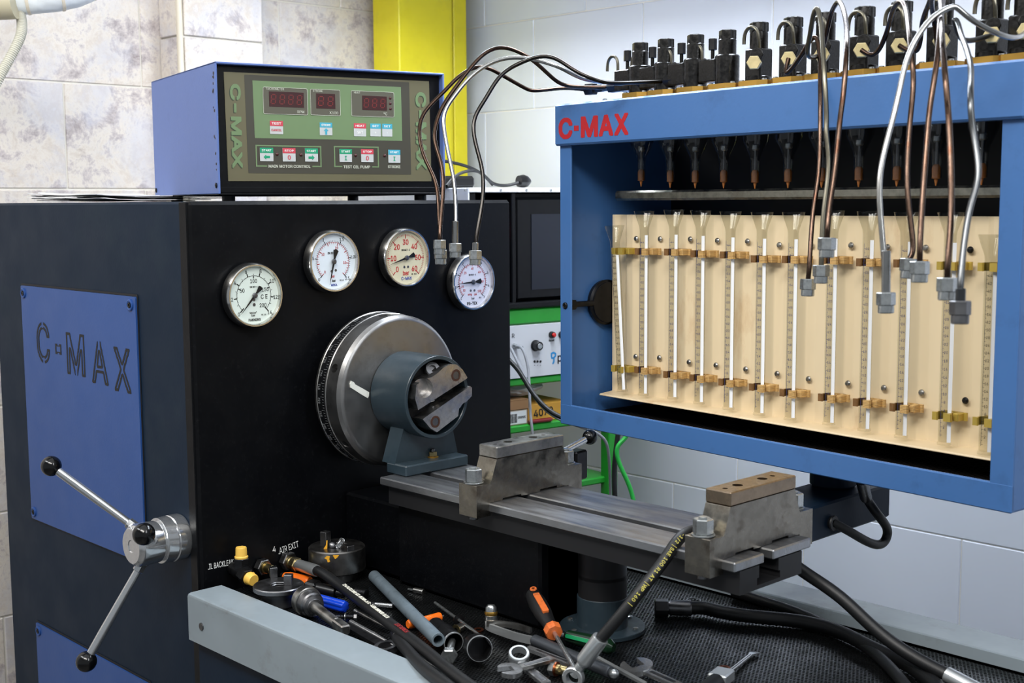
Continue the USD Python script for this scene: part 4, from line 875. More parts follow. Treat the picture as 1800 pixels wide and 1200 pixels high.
def c2(x, y): return 1380+x/4.286, y/4.286
def cB(x, y): return 1360+x/3, 200+y/3
def path(f1, a, f2, b, D0, D1, Dm=None):
    qa = [f1(*p) for p in a]; q = qa + [p for p in (f2(*p) for p in b) if math.hypot(p[0]-qa[-1][0], p[1]-qa[-1][1]) > 18]; L = np.r_[0, np.cumsum(np.hypot(*np.diff(np.array(q), axis=0).T))]; L = L/L[-1]
    Dd = np.interp(L, [0, .10, .34, 1], [D0, D0-.03, (Dm if Dm else D1+(.02 if D0 > 2.1 else .05)) if D0 < 2.1 else D0*.5+D1*.5, D1]); return [(x, y, d) for (x, y), d in zip(q, Dd)]
def port(i, left):
    q = V(-.122, -.008, .027, 1) if left else np.r_[V(.006, -.010, .036)+unit(V(.62, -1, 0))*.034, 1]
    return (IM[i] @ q)[:3]
def dep(p): return float(-(CM.T @ (p-CP))[2])
pp = [port(i, i < 4) for i in range(12)]
pipe('brown steel pipe with the lowest nut, hanging leftmost in front of the black panel', path(cA, [(1300, 582), (1120, 597), (1050, 575), (900, 490), (800, 445), (720, 450), (620, 510), (520, 610), (400, 740), (365, 870), (400, 1040), (470, 1200)], c7, [(370, 150), (392, 400), (403, 600)], dep(pp[0])-.01, 1.97), M['pipe_brown'], c7(405, 735), 1.97, pp[0])
pipe('brown steel pipe arching highest, its nut just above another by the cream gauge', path(cA, [(1350, 566), (1250, 520), (1100, 390), (920, 315), (800, 350), (700, 450), (600, 580), (510, 720), (465, 900), (500, 1050), (522, 1200)], c7, [(420, 200), (412, 400), (400, 560)], dep(pp[1])-.02, 1.94), M['pipe_brown'], c7(397, 660), 1.94, pp[1])
pipe('bright steel pipe with a tagged end sleeve, third of the four over the black panel', path(cA, [(1450, 520), (1300, 450), (1150, 400), (1000, 380), (850, 410), (700, 510), (590, 640), (530, 750), (535, 900), (570, 1080), (592, 1200)], c7, [(505, 150), (520, 400), (518, 560)], dep(pp[2])-.03, 1.95), M['pipe_steel'], c7(515, 685), 1.95, pp[2], sleeve=.034)
pipe('dark pipe whose nut hangs over the rim of the lilac gauge', path(cA, [(1700, 547), (1560, 535), (1400, 470), (1280, 395), (1170, 372), (1020, 420), (900, 500), (800, 650), (730, 780), (730, 920), (770, 1080), (785, 1200)], c7, [(735, 150), (715, 350), (672, 600)], dep(pp[3])-.04, 1.95), M['pipe_black'], c7(666, 740), 1.95, pp[3], sleeve=.012)
pipe('brown pipe with the lowest of three nuts in front of the seventh tube', path(c2, [(10, 548), (60, 505), (150, 370), (200, 295), (228, 283), (250, 330), (262, 450), (266, 700), (265, 1000)], cB, [(245, 150), (235, 330), (207, 530), (188, 800)], dep(pp[5])-.005, 1.66), M['pipe_brown'], cB(180, 915), 1.66, pp[5])
pipe('dull brown pipe whose nut is the middle one of three by the seventh tube', path(c2, [(170, 400), (190, 250), (215, 110), (237, 66), (262, 130), (280, 300), (296, 560), (312, 900)], cB, [(278, 100), (290, 260), (266, 500), (253, 720)], dep(pp[6])-.06, 1.56, 1.58), M['pipe_dull'], cB(250, 845), 1.56, pp[6])
pipe('coppery pipe with a tall loop and the highest of three nuts by the eighth tube', path(c2, [(310, 260), (345, 110), (380, 35), (405, 14), (435, 60), (458, 160), (462, 400), (440, 700)], cB, [(350, 30), (322, 300), (293, 500), (285, 600)], dep(pp[6])-.02, 1.43), M['pipe_brown'], cB(280, 705), 1.43, pp[6]+V(.002, -.004, .002))
pipe('dark brown pipe rising from the eighth holder, its nut half behind another nut', path(c2, [(665, 410), (740, 310), (790, 160), (830, 45), (872, 12), (905, 60), (930, 220), (955, 430), (966, 620), (945, 880)], cB, [(705, 280), (714, 500), (733, 720)], dep(pp[7])-.01, 1.42), M['pipe_brown'], cB(712, 815), 1.42, pp[7])
pipe('brown pipe reaching above the frame top, its nut in front of the tenth tube', path(c2, [(990, 380), (1030, 200), (1075, 50), (1120, -45), (1160, -60), (1186, -20), (1180, 60), (1165, 200), (1145, 450), (1100, 750)], cB, [(818, 20), (797, 280), (778, 560), (771, 720)], dep(pp[8])-.02, 1.34), M['pipe_brown'], cB(769, 832), 1.34, pp[8])
pipe('straight brown pipe dropping to a large nut in front of the eleventh tube', path(c2, [(1150, 340), (1130, 200), (1108, 60), (1118, -30), (1150, -50), (1175, 60), (1182, 260), (1205, 550), (1230, 850)], cB, [(921, 30), (934, 280), (934, 560), (918, 800)], dep(pp[9])-.02, 1.26), M['pipe_brown'], cB(914, 922), 1.26, pp[9])
pipe('bright steel pipe sweeping from the right end of the row to a long-sleeved nut', path(c2, [(1690, 280), (1500, 205), (1370, 120), (1300, 62), (1265, 52), (1150, 105), (1040, 215), (930, 420), (862, 680), (800, 940)], cB, [(608, 60), (566, 290), (561, 500), (582, 760)], dep(pp[11])-.08, 1.37, 1.40), M['pipe_steel'], cB(592, 995), 1.37, pp[11], sleeve=.045)
pipe('dark grey crooked pipe with a black nut, rightmost of the hanging pipes', path(c2, [(1330, 290), (1290, 200), (1278, 150), (1290, 155), (1320, 240), (1360, 350), (1398, 500), (1398, 720), (1412, 950)], cB, [(1050, 60), (1078, 270), (1068, 380), (1035, 500), (1000, 720), (985, 900)], dep(pp[10])-.05, 1.23, 1.28), M['pipe_dark'], cB(983, 1045), 1.23, pp[10], sleeve=.012, nutm='steel_dark')
# ------------------------------------------------------------------ green cart with tester, behind the cabinet
GD = V(.1409, .9900, 0); GN = V(.9900, -.1409, 0); GP = V(-.234, .909, 0)
def gpx(px, py, d=0.0):
    q = onp(px, py, GP+GN*d, GN)-GP; return V(q@GD, d, q[2])
def gw(s, d, z): return GP + GD*s + GN*d + EZ*z
def gbox(s0, d0, z0, s1, d1, z1, b=0.0): return obox(GP, GD, -GN, EZ, (s0, -d1, z0, s1, -d0, z1), b)
M['green'] = pbr('green_cart_paint', (34, 150, 44), .34, var=.06, vscale=5, bump=.08, bscale=120, rvar=.05)
cart = Thing('tool_cart', 'bright green steel cart with shelves behind the blue tube cabinet', 'cart', M=frame(GP, GD, -GN, EZ))
S0, S1, DB = -.20, .305, -.46
part(cart, 'top_shelf', gbox(S0, DB, 1.1105, S1, 0, 1.1455, .004), M['green'])
for z in (.976, .872): part(cart, 'shelf', gbox(S0, DB, z, S1, -.004, z+.016, .003), M['green'])
part(cart, 'shelf', gbox(S0, DB, .722, S1, -.02, .738, .003), M['green'])
for s, d in ((S0, -.035), (S1-.028, -.035), (S0, DB), (S1-.028, DB)): part(cart, 'leg', gbox(s, d, .02, s+.028, d+.03, 1.112, .002), M['green'])
for s in (S0+.01, S1-.02):
    for d in (-.03, DB+.02): part(cart, 'foot', cyl(gw(s, d, .0), gw(s, d, .022), .02, 16), M['rubber'])
M['unit_white'] = pbr('unit_panel_white', (208, 210, 214), .45)
un = Thing('tester_unit', 'pale grey electronic tester with knob and red button on the green cart', 'tester', M=frame(gw(0, 0, .993), GD, -GN, EZ))
part(un, 'housing', gbox(S0+.03, DB+.03, .9930, S1-.03, -.006, 1.1095, .003), M['unit_white'])
part(un, 'front_plate', gbox(S0+.002, -.006, .9935, S1+.01, -.001, 1.1100, .001), M['unit_white'])
def ug(px, py): return gw(*gpx(px, py, -.001))
part(un, 'lettering', letter('R', .0095, ug(902, 590)+GN*.0002, GD, EZ), M['flat_black'], False)
part(un, 'lettering', letter('Reset', .0042, ug(969.5, 598)+GN*.0002, GD, EZ, bold=True), M['flat_black'], False)
M['btn_red'] = pbr('red_button', (206, 34, 30), .35)
kb = part(un, 'knob', lathe([(0, .0125), (.003, .0125), (.004, .0105), (.016, .0098), (.017, .009), (.017, 0)], ug(941, 607), GN, 28), M['black_plastic'])
part(kb, 'knob_cap', cyl(ug(941, 607)+GN*.0165, ug(941, 607)+GN*.0178, .0062, 20), M['zinc'])
for px, py, m in ((969, 588, 'btn_red'), (986, 588, 'black_plastic')):
    b_ = part(un, 'button', lathe([(0, .0075), (.003, .0075), (.005, .0068), (.009, .0066), (.009, 0)], ug(px, py), GN, 24), M['black_plastic'], label='red reset button' if m == 'btn_red' else None)
    part(b_, 'button_cap', lathe([(.009, .0048), (.0125, .0046), (.0135, .0036), (.0135, 0)], ug(px, py), GN, 20), M[m])
for k in range(3):
    part(un, 'jack', cyl(ug(939.5+5.2*k, 635)-GN*.0005, ug(939.5+5.2*k, 635)+GN*.0012, .0027, 14), M['black_plastic'])
    part(un, 'lettering', letter('o', .0022, ug(939.5+5.2*k, 641.5)+GN*.0002, GD, EZ), M['flat_black'], False)
M['logo_cyan'] = pbr('logo_cyan', (40, 140, 200), .5)
c = ug(972.5, 628)
em_ = cat(prism(sg.LineString([(-.0035, .0015), (-.0035, .0062), (.0005, .0075), (.0042, .0055), (.0042, .002), (.001, -.0005)]).buffer(.0014), c, GD, EZ, .0003), prism(sg.LineString([(-.003, -.0005), (.0012, -.0015), (.0012, -.0065), (-.0005, -.009)]).buffer(.0014), c, GD, EZ, .0003))
em_.vertices = c + (em_.vertices-c)*1.45
part(un, 'emblem', em_, M['logo_cyan'], False, label='blue emblem')
part(un, 'lettering', letter('p', .0175, ug(984, 628)+GN*.0002, GD, EZ, bold=True), M['flat_black'], False)
cn = part(un, 'connector', lathe([(0, .006), (.006, .006), (.007, .0048), (.014, .0048), (.015, .003), (.022, .0028), (.022, 0)], ug(903, 608), unit(GN+V(.1, .5, -.1)), 20), M['zinc'])
# black glazed machine with a white lid
M['lid_white'] = pbr('white_lid', (226, 228, 230), .4, dirt=(120, 120, 122), dscale=40, damt=.25)
M['hood_black'] = pbr('glossy_black_sheet', (9, 10, 13), .30, .0, spec=.25, var=.2, vscale=3, rvar=.06, bump=.06, bscale=18)
hb = Thing('spray_hood', 'black glazed test hood with a white lid standing on the green cart', 'test hood', M=frame(gw(0, 0, 1.146), GD, -GN, EZ))
zl_ = 1.407; A0, A1 = -.11, .40
part(hb, 'lid', gbox(A0-.004, DB-.06, zl_-.010, A1, .004, zl_, .001), M['lid_white'])
part(hb, 'lid_flange', gbox(A0-.005, DB-.06, zl_-.05, A0-.001, .003, zl_-.001, .0008), M['lid_white'])
part(hb, 'body', gbox(A0, DB, 1.1465, A1-.004, -.10, zl_-.0105, .002), M['hood_black'])
part(hb, 'base_tray', gbox(A0, -.11, 1.1465, A1-.004, .006, 1.160, .003), M['hood_black'])
for s, w in ((A0, .02), (.002, .012), (A1-.03, .026)): part(hb, 'post', gbox(s, -.10, 1.158, s+w, -.004, zl_-.0105, .002), M['hood_black'])
part(hb, 'door', gbox(.018, -.03, 1.162, A1-.034, -.012, zl_-.02, .006), M['hood_black'])
M['blue_reflection'] = pbr('painted_blue_reflection', (7, 15, 30), .2)  # bluish reflection on the dark panes, painted as their colour
part(hb, 'window', gbox(A0+.022, -.045, 1.19, .0, -.04, 1.35), M['blue_reflection'])
part(hb, 'window', gbox(.06, -.0125, 1.185, .20, -.0105, 1.35), M['blue_reflection'])
part(hb, 'red_label', gbox(-.012, -.0405, 1.295, -.002, -.039, 1.335), M['flat_red'])
for px in (818, 880, 925, 968): q = gpx(px, 333, .004); part(hb, 'screw', cyl(gw(q[0], .0035, zl_-.005), gw(q[0], .0055, zl_-.005), .0028, 10), M['zinc'])
# things on the lid
ad = Thing('power_adapter', 'black power adapter lying on the white hood lid', 'power adapter', M=frame(gw(-.06, -.1, zl_), GD, -GN, EZ))
part(ad, 'case', gbox(-.135, -.13, zl_+.0004, -.045, -.07, zl_+.026, .006), M['black_plastic'])
part(ad, 'cable', tube([gw(-.135, -.1, zl_+.012), gw(-.165, -.09, zl_+.03), gw(-.16, -.08, zl_+.052), gw(-.11, -.08, zl_+.056), gw(-.03, -.08, zl_+.035), gw(.0, -.07, zl_+.006)], .0034, 8), M['rubber'])
pg = Thing('mains_plug', 'round black mains plug with its lead on the white hood lid', 'plug', M=frame(gw(.075, -.05, zl_), GD, -GN, EZ))
part(pg, 'body', lathe([(0, 0), (0, .0125), (.012, .0145), (.022, .012), (.03, .006), (.03, 0)], gw(.055, -.05, zl_+.0148), GD, 24), M['black_plastic'])
part(pg, 'cable', tube([gw(.055, -.05, zl_+.012), gw(.03, -.06, zl_+.006), gw(-.01, -.06, zl_+.012), gw(-.05, -.05, zl_+.034), gw(-.1, -.05, zl_+.030), gw(-.14, -.04, zl_+.004)], .0034, 8), M['rubber'])
# shelf contents
M['card'] = pbr('brown_cardboard', (150, 112, 74), .8, var=.1, vscale=14)
M['card_pale'] = pbr('pale_cardboard', (196, 176, 150), .8, var=.06, vscale=14)
M['card_yellow'] = pbr('yellow_carton', (198, 146, 52), .7, var=.08, vscale=12)
M['poly'] = pbr('crumpled_polythene', (200, 198, 192), .35, var=.08, vscale=20)
zs = .888
b_ = Thing('label_carton', 'pale carton with a barcode label on the cart shelf', 'carton', M=frame(gw(-.03, -.05, zs), GD, -GN, EZ))
part(b_, 'carton', gbox(-.11, -.16, zs+.0003, .048, -.012, zs+.034, .001), M['card_pale'])
lb = part(b_, 'label_sheet', gbox(-.03, -.0122, zs+.003, .044, -.0112, zs+.0315), M['flat_white'], label='white barcode label')
bars = []; x = -.001; r9 = random.Random(9)
while x < .019: w = r9.choice((.0004, .0008, .0012)); bars.append(gbox(x, -.0113, zs+.006, x+w, -.0110, zs+.026)); x += w + r9.choice((.0004, .0007))
part(lb, 'barcode', bars, M['flat_black'], False, kind='stuff')
part(lb, 'digits', letter('18040065', .0055, gw(.0315, -.0108, zs+.017), -GD, -EZ, width=.021), M['flat_black'], False)
b_ = Thing('flat_carton', 'brown flat cardboard box lying on the barcode carton', 'cardboard box', M=frame(gw(-.02, -.05, zs+.034), GD, -GN, EZ))
part(b_, 'carton', gbox(-.10, -.15, zs+.0345, .052, -.010, zs+.055, .001), M['card']); part(b_, 'flap', obox(gw(-.10, -.010, zs+.0555), GD, -GN, unit(EZ+GD*.02), (0, 0, 0, .148, .13, .0015), 0), M['card'])
b_ = Thing('yellow_carton', 'yellow carton with black handwriting at the end of the cart shelf', 'carton', M=frame(gw(.09, -.05, zs), GD, -GN, EZ))
part(b_, 'carton', gbox(.056, -.15, zs+.0003, .17, -.02, zs+.040, .001), M['card_yellow'])
part(b_, 'lettering', letter('4070', .016, gw(.098, -.0198, zs+.021), unit(GD+EZ*.08), unit(EZ-GD*.08), bold=True), M['flat_black'], False)
pn = Thing('red_marker', 'dark red marker pen lying in front of the yellow carton', 'pen', loc=tuple(gw(.07, -.005, zs+.006)))
part(pn, 'barrel', lathe([(0, 0), (0, .004), (.002, .0048), (.06, .0048), (.064, .0035), (.064, 0)], gw(.016+.03, -.0058, zs+.0052), unit(GD+V(0.02, 0, 0)), 16), pbr('dark_red_plastic', (120, 22, 26), .3))
pb_ = trimesh.creation.icosphere(4, 1.0); v = pb_.vertices*V(.075, .05, .021); v = v*(1+.35*(meshkit.fbm(pb_.vertices*3.1+4, 4)[:, None]-.5)); pb_.vertices = v
pb_ = place(pb_, frame(gw(.055, -.075, zs+.076), GD, -GN, EZ))
tagp(single('plastic_bag', pb_, M['poly'], smooth=25).GetPrim(), 'crumpled whitish plastic bag on top of the cartons on the cart shelf', 'plastic bag')
# cables of the tester
M['grey_cable'] = pbr('grey_cable', (150, 152, 158), .5)
def wire(name, label, catg, pts, r, m, steps=None): return single(name, tube([deep(*p) if isinstance(p, tuple) else p for p in pts], r, 10, steps=steps or 12*len(pts)), m, label, catg)
wire('signal_cable', 'thin grey cable hanging straight down from the tester connector', 'cable', [tuple(1*np.r_[ug(906, 608)+GN*.02]) if False else (908, 609, 2.72), (917, 612, 2.70), (926, 635, 2.69), (930, 670, 2.68), (932, 720, 2.66), (937, 775, 2.64), (939, 830, 2.64)], .0030, M['grey_cable'])
wire('signal_cable', 'grey cable crossing under the tester and running off along the blue cabinet bottom', 'cable', [(898, 612, 2.69), (912, 640, 2.67), (925, 668, 2.66), (945, 705, 2.64), (975, 732, 2.62), (1005, 745, 2.60), (1040, 757, 2.60), (1062, 772, 2.61), (1070, 800, 2.63), (1073, 870, 2.68), (1074, 960, 2.70)], .0032, M['grey_cable'])
wire('power_cable', 'thick black cable sagging in front of the tester shelf', 'cable', [(894, 632, 2.66), (912, 652, 2.65), (932, 684, 2.63), (955, 712, 2.61), (980, 730, 2.59), (1010, 738, 2.57), (1040, 735, 2.55)], .0050, M['rubber'])
wire('green_hose', 'green hose curving down beside the cart leg', 'hose', [(1106, 740, 2.66), (1100, 768, 2.66), (1087, 783, 2.66), (1086, 805, 2.66), (1098, 835, 2.66), (1109, 862, 2.66), (1117, 900, 2.66), (1122, 980, 2.68), deep(1122, 980, 2.68)*[1, 1, 0]+[.02, .01, .25], deep(1122, 980, 2.68)*[1, 1, 0]+[.10, .02, .0055]], .0048, pbr('green_hose', (44, 176, 70), .35))
wire('drain_line', 'dark hose hanging behind the green hose', 'hose', [(1087, 760, 2.74), (1083, 790, 2.74), (1080, 830, 2.74), (1081, 880, 2.74), (1082, 960, 2.76), deep(1082, 960, 2.76)*[1, 1, 0]+[0, 0, .25], deep(1082, 960, 2.76)*[1, 1, 0]+[-.06, .02, .0065]], .0058, M['rubber'])

# ------------------------------------------------------------------ wrapped duct and hose on the marbled wall
M['wrap'] = pbr('white_foil_wrap', (226, 232, 234), .35, var=.05, vscale=20, bump=.5, bscale=60)
du = Thing('wrapped_duct', 'white foil-wrapped pipe bundle running under the ceiling on the marbled wall', 'duct', loc=(-.97, .25, 1.90))
dp_ = [deep(-60, -6, 2.42), deep(0, 2, 2.42), deep(60, 0, 2.43), deep(120, -8, 2.45), deep(165, -30, 2.48), deep(185, -80, 2.5), deep(190, -160, 2.5)]
dt = tube(dp_, .026, 26, steps=110)
dv = dt.vertices; nn_ = meshkit.fbm(dv*V(60, 60, 60), 4); dt.vertices = dv + (nn_[:, None]-.5)*.006*unit(V(1, -.3, -.6))
part(du, 'wrapping', dt, M['wrap'], 25)
for k in (1, 2, 3): q = spline(dp_, 60)[8+k*9]; q2 = spline(dp_, 60)[9+k*9]; part(du, 'tape_band', cyl(q, q+(q2-q)*.9, .0275, 26, b=.0005), M['bead'])
part(du, 'end_cover', tube([deep(-80, 4, 2.40), deep(-20, 6, 2.40), deep(28, 4, 2.40)], .031, 24, steps=20), pbr('beige_cover', (196, 188, 160), .5))
M['ribbed'] = pbr('ribbed_hose_plastic', (206, 204, 190), .5)
rp = spline([deep(32, 8, 2.42), deep(37, 30, 2.42), deep(38, 55, 2.41), deep(28, 82, 2.40), deep(10, 115, 2.39), deep(-8, 150, 2.38), deep(-40, 240, 2.38), deep(-60, 330, 2.38)], 500)
dh_ = Thing('corrugated_hose', 'cream corrugated drain hose hanging down from the wrapped duct', 'hose', loc=tuple(rp[0]))
part(dh_, 'tube', tube(rp, .0088+.0011*np.sin(np.arange(500)*2*math.pi/6.2), 14, smooth=False), M['ribbed'], True)
part(dh_, 'end_cuff', tube([deep(30, 4, 2.42), deep(33, 14, 2.42)], .0125, 16, smooth=False), M['rubber'])
# papers on the cabinet top
M['paper'] = pbr('paper', (232, 232, 234), .7, var=.05, vscale=12)
rr = random.Random(11)
pt0 = on(70, 356, 2, 1.3815)
for k in range(7):
    x0_, y0_ = -.655 + rr.uniform(-.012, .012), .035+rr.uniform(0, .03); w_, h_ = .297 if k % 2 else .21, .21; an = rr.uniform(-9, 9)
    gx = np.linspace(0, 1, 16); gy = np.linspace(0, 1, 10); U, W2 = np.meshgrid(gx, gy, indexing='ij')
    lift = .0017*k + .0012 + .006*np.exp(-U*6)*rr.uniform(.3, 1.0)*(1 if k > 1 else .3) + .004*np.exp(-W2*5)*rr.uniform(0, 1) + .0016*meshkit.fbm(np.stack([U*4+k*7, W2*4, U*0], -1), 3)
    up = np.stack([U*w_, W2*h_, lift + .0006], -1).reshape(-1, 3); dn = up - V(0, 0, .0013)
    idx = np.arange(160).reshape(16, 10); a, b, c_, d_ = idx[:-1, :-1].ravel(), idx[1:, :-1].ravel(), idx[1:, 1:].ravel(), idx[:-1, 1:].ravel()
    rim_ = np.r_[idx[:, 0], idx[-1, 1:], idx[-2::-1, -1], idx[0, -2:0:-1]]; r2_ = np.roll(rim_, -1)
    f = np.vstack([np.c_[a, b, c_], np.c_[a, c_, d_], np.c_[a, c_, b]+160, np.c_[a, d_, c_]+160, np.c_[rim_+160, r2_+160, r2_], np.c_[rim_+160, r2_, rim_]])
    sh = place(trimesh.Trimesh(np.vstack([up, dn]), f, process=False), rotz((x0_, y0_, 1.3806), an))
    tagp(single('paper_sheet', sh, M['paper'], smooth=40).GetPrim(), ('lowest sheet of the curled paper stack on the cabinet top' if k == 0 else 'topmost sheet of the curled paper stack on the cabinet top' if k == 6 else 'loose sheet in the middle of the curled paper stack on the cabinet top'), 'paper', 'papers on the cabinet top')
# ------------------------------------------------------------------ fittings on the black panel
def cE(x, y): return 340+x/3.913, 900+y/3.913
def cF(x, y): return 420+x/7.5, 960+y/7.5
def cG(x, y): return 600+x/6, 1000+y/6
def cH(x, y): return 740+x/7.5, 1040+y/7.5
def cI(x, y): return 900+x/7.5, 1040+y/7.5
def cJ(x, y): return 1100+x/6, 1020+y/6
def cK(x, y): return 1380+x/3.333, 840+y/3.333
DZ = .762
def dk(p, z): return on(p[0], p[1], 2, z)
M['yellow_cap'] = pbr('yellow_plastic_cap', (236, 190, 84), .45)
M['orange'] = pbr('orange_plastic', (236, 110, 22), .38)
M['orange_worn'] = pbr('worn_orange_plastic', (214, 108, 50), .5, dirt=(90, 50, 34), dscale=60, damt=.6)
M['copper'] = pbr('copper_washer', (184, 104, 70), .3, 1.0)
ft = Thing('elbow_fitting', 'black elbow fitting with two yellow caps by the oil backleak sticker', 'pipe fitting', loc=tuple(on(426, 1005, 0, .02)))
eb_ = on(425, 1004, 0, .028)
part(ft, 'body', [lathe([(-.027, .010), (-.01, .013), (.012, .013), (.013, 0)], eb_, EX, 20), hexnut(eb_+V(.0, 0, .004), eb_+V(0, 0, .022), .0125), hexnut(eb_+V(.008, -.002, -.001), eb_+V(.024, -.004, -.004), .0135)], M['black_oxide'])
part(ft, 'cap', lathe([(.022, .0105), (.0245, .0108), (.026, .0092), (.038, .0088), (.0395, .0078), (.0395, 0)], eb_, EZ, 28), M['yellow_cap'], label='upright yellow cap')
sd = unit(V(1, .05, -.15))
part(ft, 'cap', lathe([(.022, .0108), (.024, .0112), (.026, .0100), (.034, .0096), (.0355, .0086), (.0355, 0)], eb_+V(.0, -.002, -.002), sd, 28), M['yellow_cap'], label='yellow cap facing out')
f2 = Thing('hex_fitting', 'zinc hex bulkhead fitting between the yellow-capped elbow and the air hose', 'pipe fitting', loc=tuple(on(458, 995, 0, .0)))
c = on(458, 994, 0, .0015)
part(f2, 'hex', hexnut(c, c+V(.014, 0, 0), .0135), M['steel_dark'])
part(f2, 'spigot', lathe([(.014, .010), (.018, .0095), (.018, .0075), (.034, .0075), (.035, .0065), (.035, 0)], c, EX, 24), M['zinc_yellow'])

# ------------------------------------------------------------------ hoses among the tools
M['hose_print'] = pbr('hose_print', (222, 220, 206), .6)
M['hose_print_y'] = pbr('hose_print_yellow', (190, 180, 84), .6)
M['hose_red'] = pbr('hose_print_red', (130, 24, 28), .6)
def on_hose(P, r, s0, text, h, m, th, up_s=1, side=None, sp=.78, reverse=True):
    """letters one after the other along a hose, on the side that faces up"""
    T = np.gradient(P, axis=0); L = np.r_[0, np.cumsum(np.linalg.norm(np.diff(P, axis=0), axis=1))]; s = s0
    for ch in text:
        if ch != ' ':
            p = np.array([np.interp(s, L, P[:, k]) for k in range(3)]); t = unit([np.interp(s, L, T[:, k]) for k in range(3)])
            n = unit(CP*0 + (side if side is not None else V(.35, -.25, .9))); n = unit(n - t*(n@t)); u = -t if reverse else t; v = np.cross(n, u)
            th.append(letter(ch, h, p+n*(r+.00005), u, v, depth=.0003, bold=True))
        s += (-1 if reverse else 1)*h*sp*(.55 if ch in ' .,-|' else 1)
ah = Thing('air_hose', 'black rubber hose with printed lettering screwed to the air exit fitting', 'hose', loc=tuple(dk((600, 1030), .79)))
h0 = on(503, 984, 0, .0015)
part(ah, 'bulkhead_nut', hexnut(h0, h0+V(.014, 0, 0), .0155), M['steel_dark'])
h1 = h0 + V(.022, -.001, -.001); h2 = dk((557, 1003), .797); dd = unit(h2-h1)
part(ah, 'collar', lathe([(-.010, .010), (-.002, .0105), (.000, .009), (.004, .009)], h1, dd, 24), M['zinc_yellow'])
Lh = np.linalg.norm(h2-h1)
part(ah, 'swivel_nut', hexnut(h1+dd*.003, h1+dd*.019, .0115), M['zinc_yellow'])
part(ah, 'ferrule', lathe([(.018, .0075), (.022, .0095), (Lh-.004, .0098), (Lh, .0092), (Lh, .006)], h1, dd, 10), M['alu'])
ahp = spline([h1+dd*(Lh-.004), h2+dd*.012, dk(cE(1000, 498), .790), dk(cE(1200, 650), .786), dk(cE(1400, 802), .786), dk(cE(1600, 955), .790), dk(cE(1800, 1118), .796), dk((870, 1236), .80)], 120)
part(ah, 'tube', tube(ahp, .0079, 16, smooth=False), M['rubber'], True)
lt = []; on_hose(ahp, .0079, .262, "KITE GERMANY NSP1 - 1/4\" MAX WP 225 BAR/3270 PSI", .0050, None, lt, sp=.80)
# the line is read from the far end
part(ah, 'print', lt, M['hose_print'], False, label='white printed line', kind='stuff')
lt = []; on_hose(ahp, .0079, .335, "FORMPLAST", .0060, None, lt, sp=.8); part(ah, 'print', lt, M['hose_red'], False, label='red printed mark', kind='stuff')
def hose(name, label, pts, r, m=None, seg=None, ends=()):
    t = Thing(name, label, 'hose', loc=tuple(pts[0])); P = spline(pts, seg or 14*len(pts)); part(t, 'tube', tube(P, r, 14, smooth=False), m or M['rubber'], True); return t, P
bh, _ = hose('rubber_hose', 'black hose crossing under the printed hose, nearest to the front rail', [dk(cG(575, 690), .776), dk(cG(650, 800), .779), dk(cG(780, 955), .784), dk(cG(900, 1070), .787), dk(cG(1060, 1190), .79), dk((830, 1240), .79)], .0085)
q = dk(cG(575, 690), .776); q2 = dk(cG(598, 724), .777); part(bh, 'end_band', cyl(q, q2, .0092, 20), M['black_oxide'])
# hose over the bed with a banjo eye
bj = Thing('banjo_hose', 'black hose with bright crimped ferrule and ring eye, draped over the steel rails', 'hose', loc=tuple(deep(1052, 1125, 1.60)))
pts = [V(.7685, .432, .895), V(.7685, .428, .925), V(.766, .408, .948), V(.757, .34, .9515), deep(1205, 938, 1.625), deep(1172, 978, 1.60), deep(1130, 1033, 1.585), deep(1090, 1082, 1.585), deep(1055, 1123, 1.592)]
P = spline(pts, 110); part(bj, 'tube', tube(P, .0076, 16, smooth=False), M['rubber'], True)
lt = []; on_hose(P, .0076, .215, "- 1/2 | SAE 100 R1 AT | WP 160 |", .0046, None, lt, sp=.95, reverse=False, side=V(.7, -.6, .4)); part(bj, 'print', lt, M['hose_print_y'], False, kind='stuff', label='yellow printed line')
f0, f1 = deep(1056, 1121, 1.592), deep(1025, 1164, 1.606); fd = unit(f1-f0); Lf = np.linalg.norm(f1-f0)
part(bj, 'ferrule', lathe([(0, .0072), (0, .0100), (.002, .0107), (Lf-.004, .0107), (Lf, .0092), (Lf+.004, .006), (Lf+.004, .0065), (Lf+.022, .0068), (Lf+.022, 0)], f0, fd, 28), M['alu'])
ec = deep(1008, 1190, 1.612); en = unit(V(.55, -.75, .35)); en = unit(en-fd*(en@fd)*.9)
part(bj, 'eye', lathe([(-.0055, .0085), (-.0055, .0125), (-.0045, .0138), (.0045, .0138), (.0055, .0125), (.0055, .0085), (-.0055, .0085)], ec, en, 40), M['alu'])

# ------------------------------------------------------------------ couplings lying on the deck
def lug(c, d, w, t_, h, z0): d = unit(d); return obox(V(c[0], c[1], z0), d, np.cross(EZ, d), EZ, (-w/2, -t_/2, 0, w/2, t_/2, h), .0008)
s1c = dk((489.5, 1026.5), .795)[:2]
M['coupling_steel'] = pbr('coupling_steel', (128, 126, 124), .36, 1.0, var=.14, vscale=20, dirt=(70, 66, 62), dscale=30, damt=.5, rvar=.08)
sc_ = Thing('small_coupling', 'small dark steel coupling disc with two lugs, standing beside the yellow-capped elbow', 'coupling', loc=(s1c[0], s1c[1], DZ))
B = V(s1c[0], s1c[1], 0)
part(sc_, 'body', lathe([(DZ+.0004, 0), (DZ+.0004, .025), (DZ+.002, .0265), (DZ+.024, .0265), (.7865, .028), (.7865, .0375), (.788, .039), (.7935, .039), (.795, .0375), (.795, .0125), (.794, .0115), (.770, .0115), (.770, 0)], B, EZ, 64), M['steel_dark'])
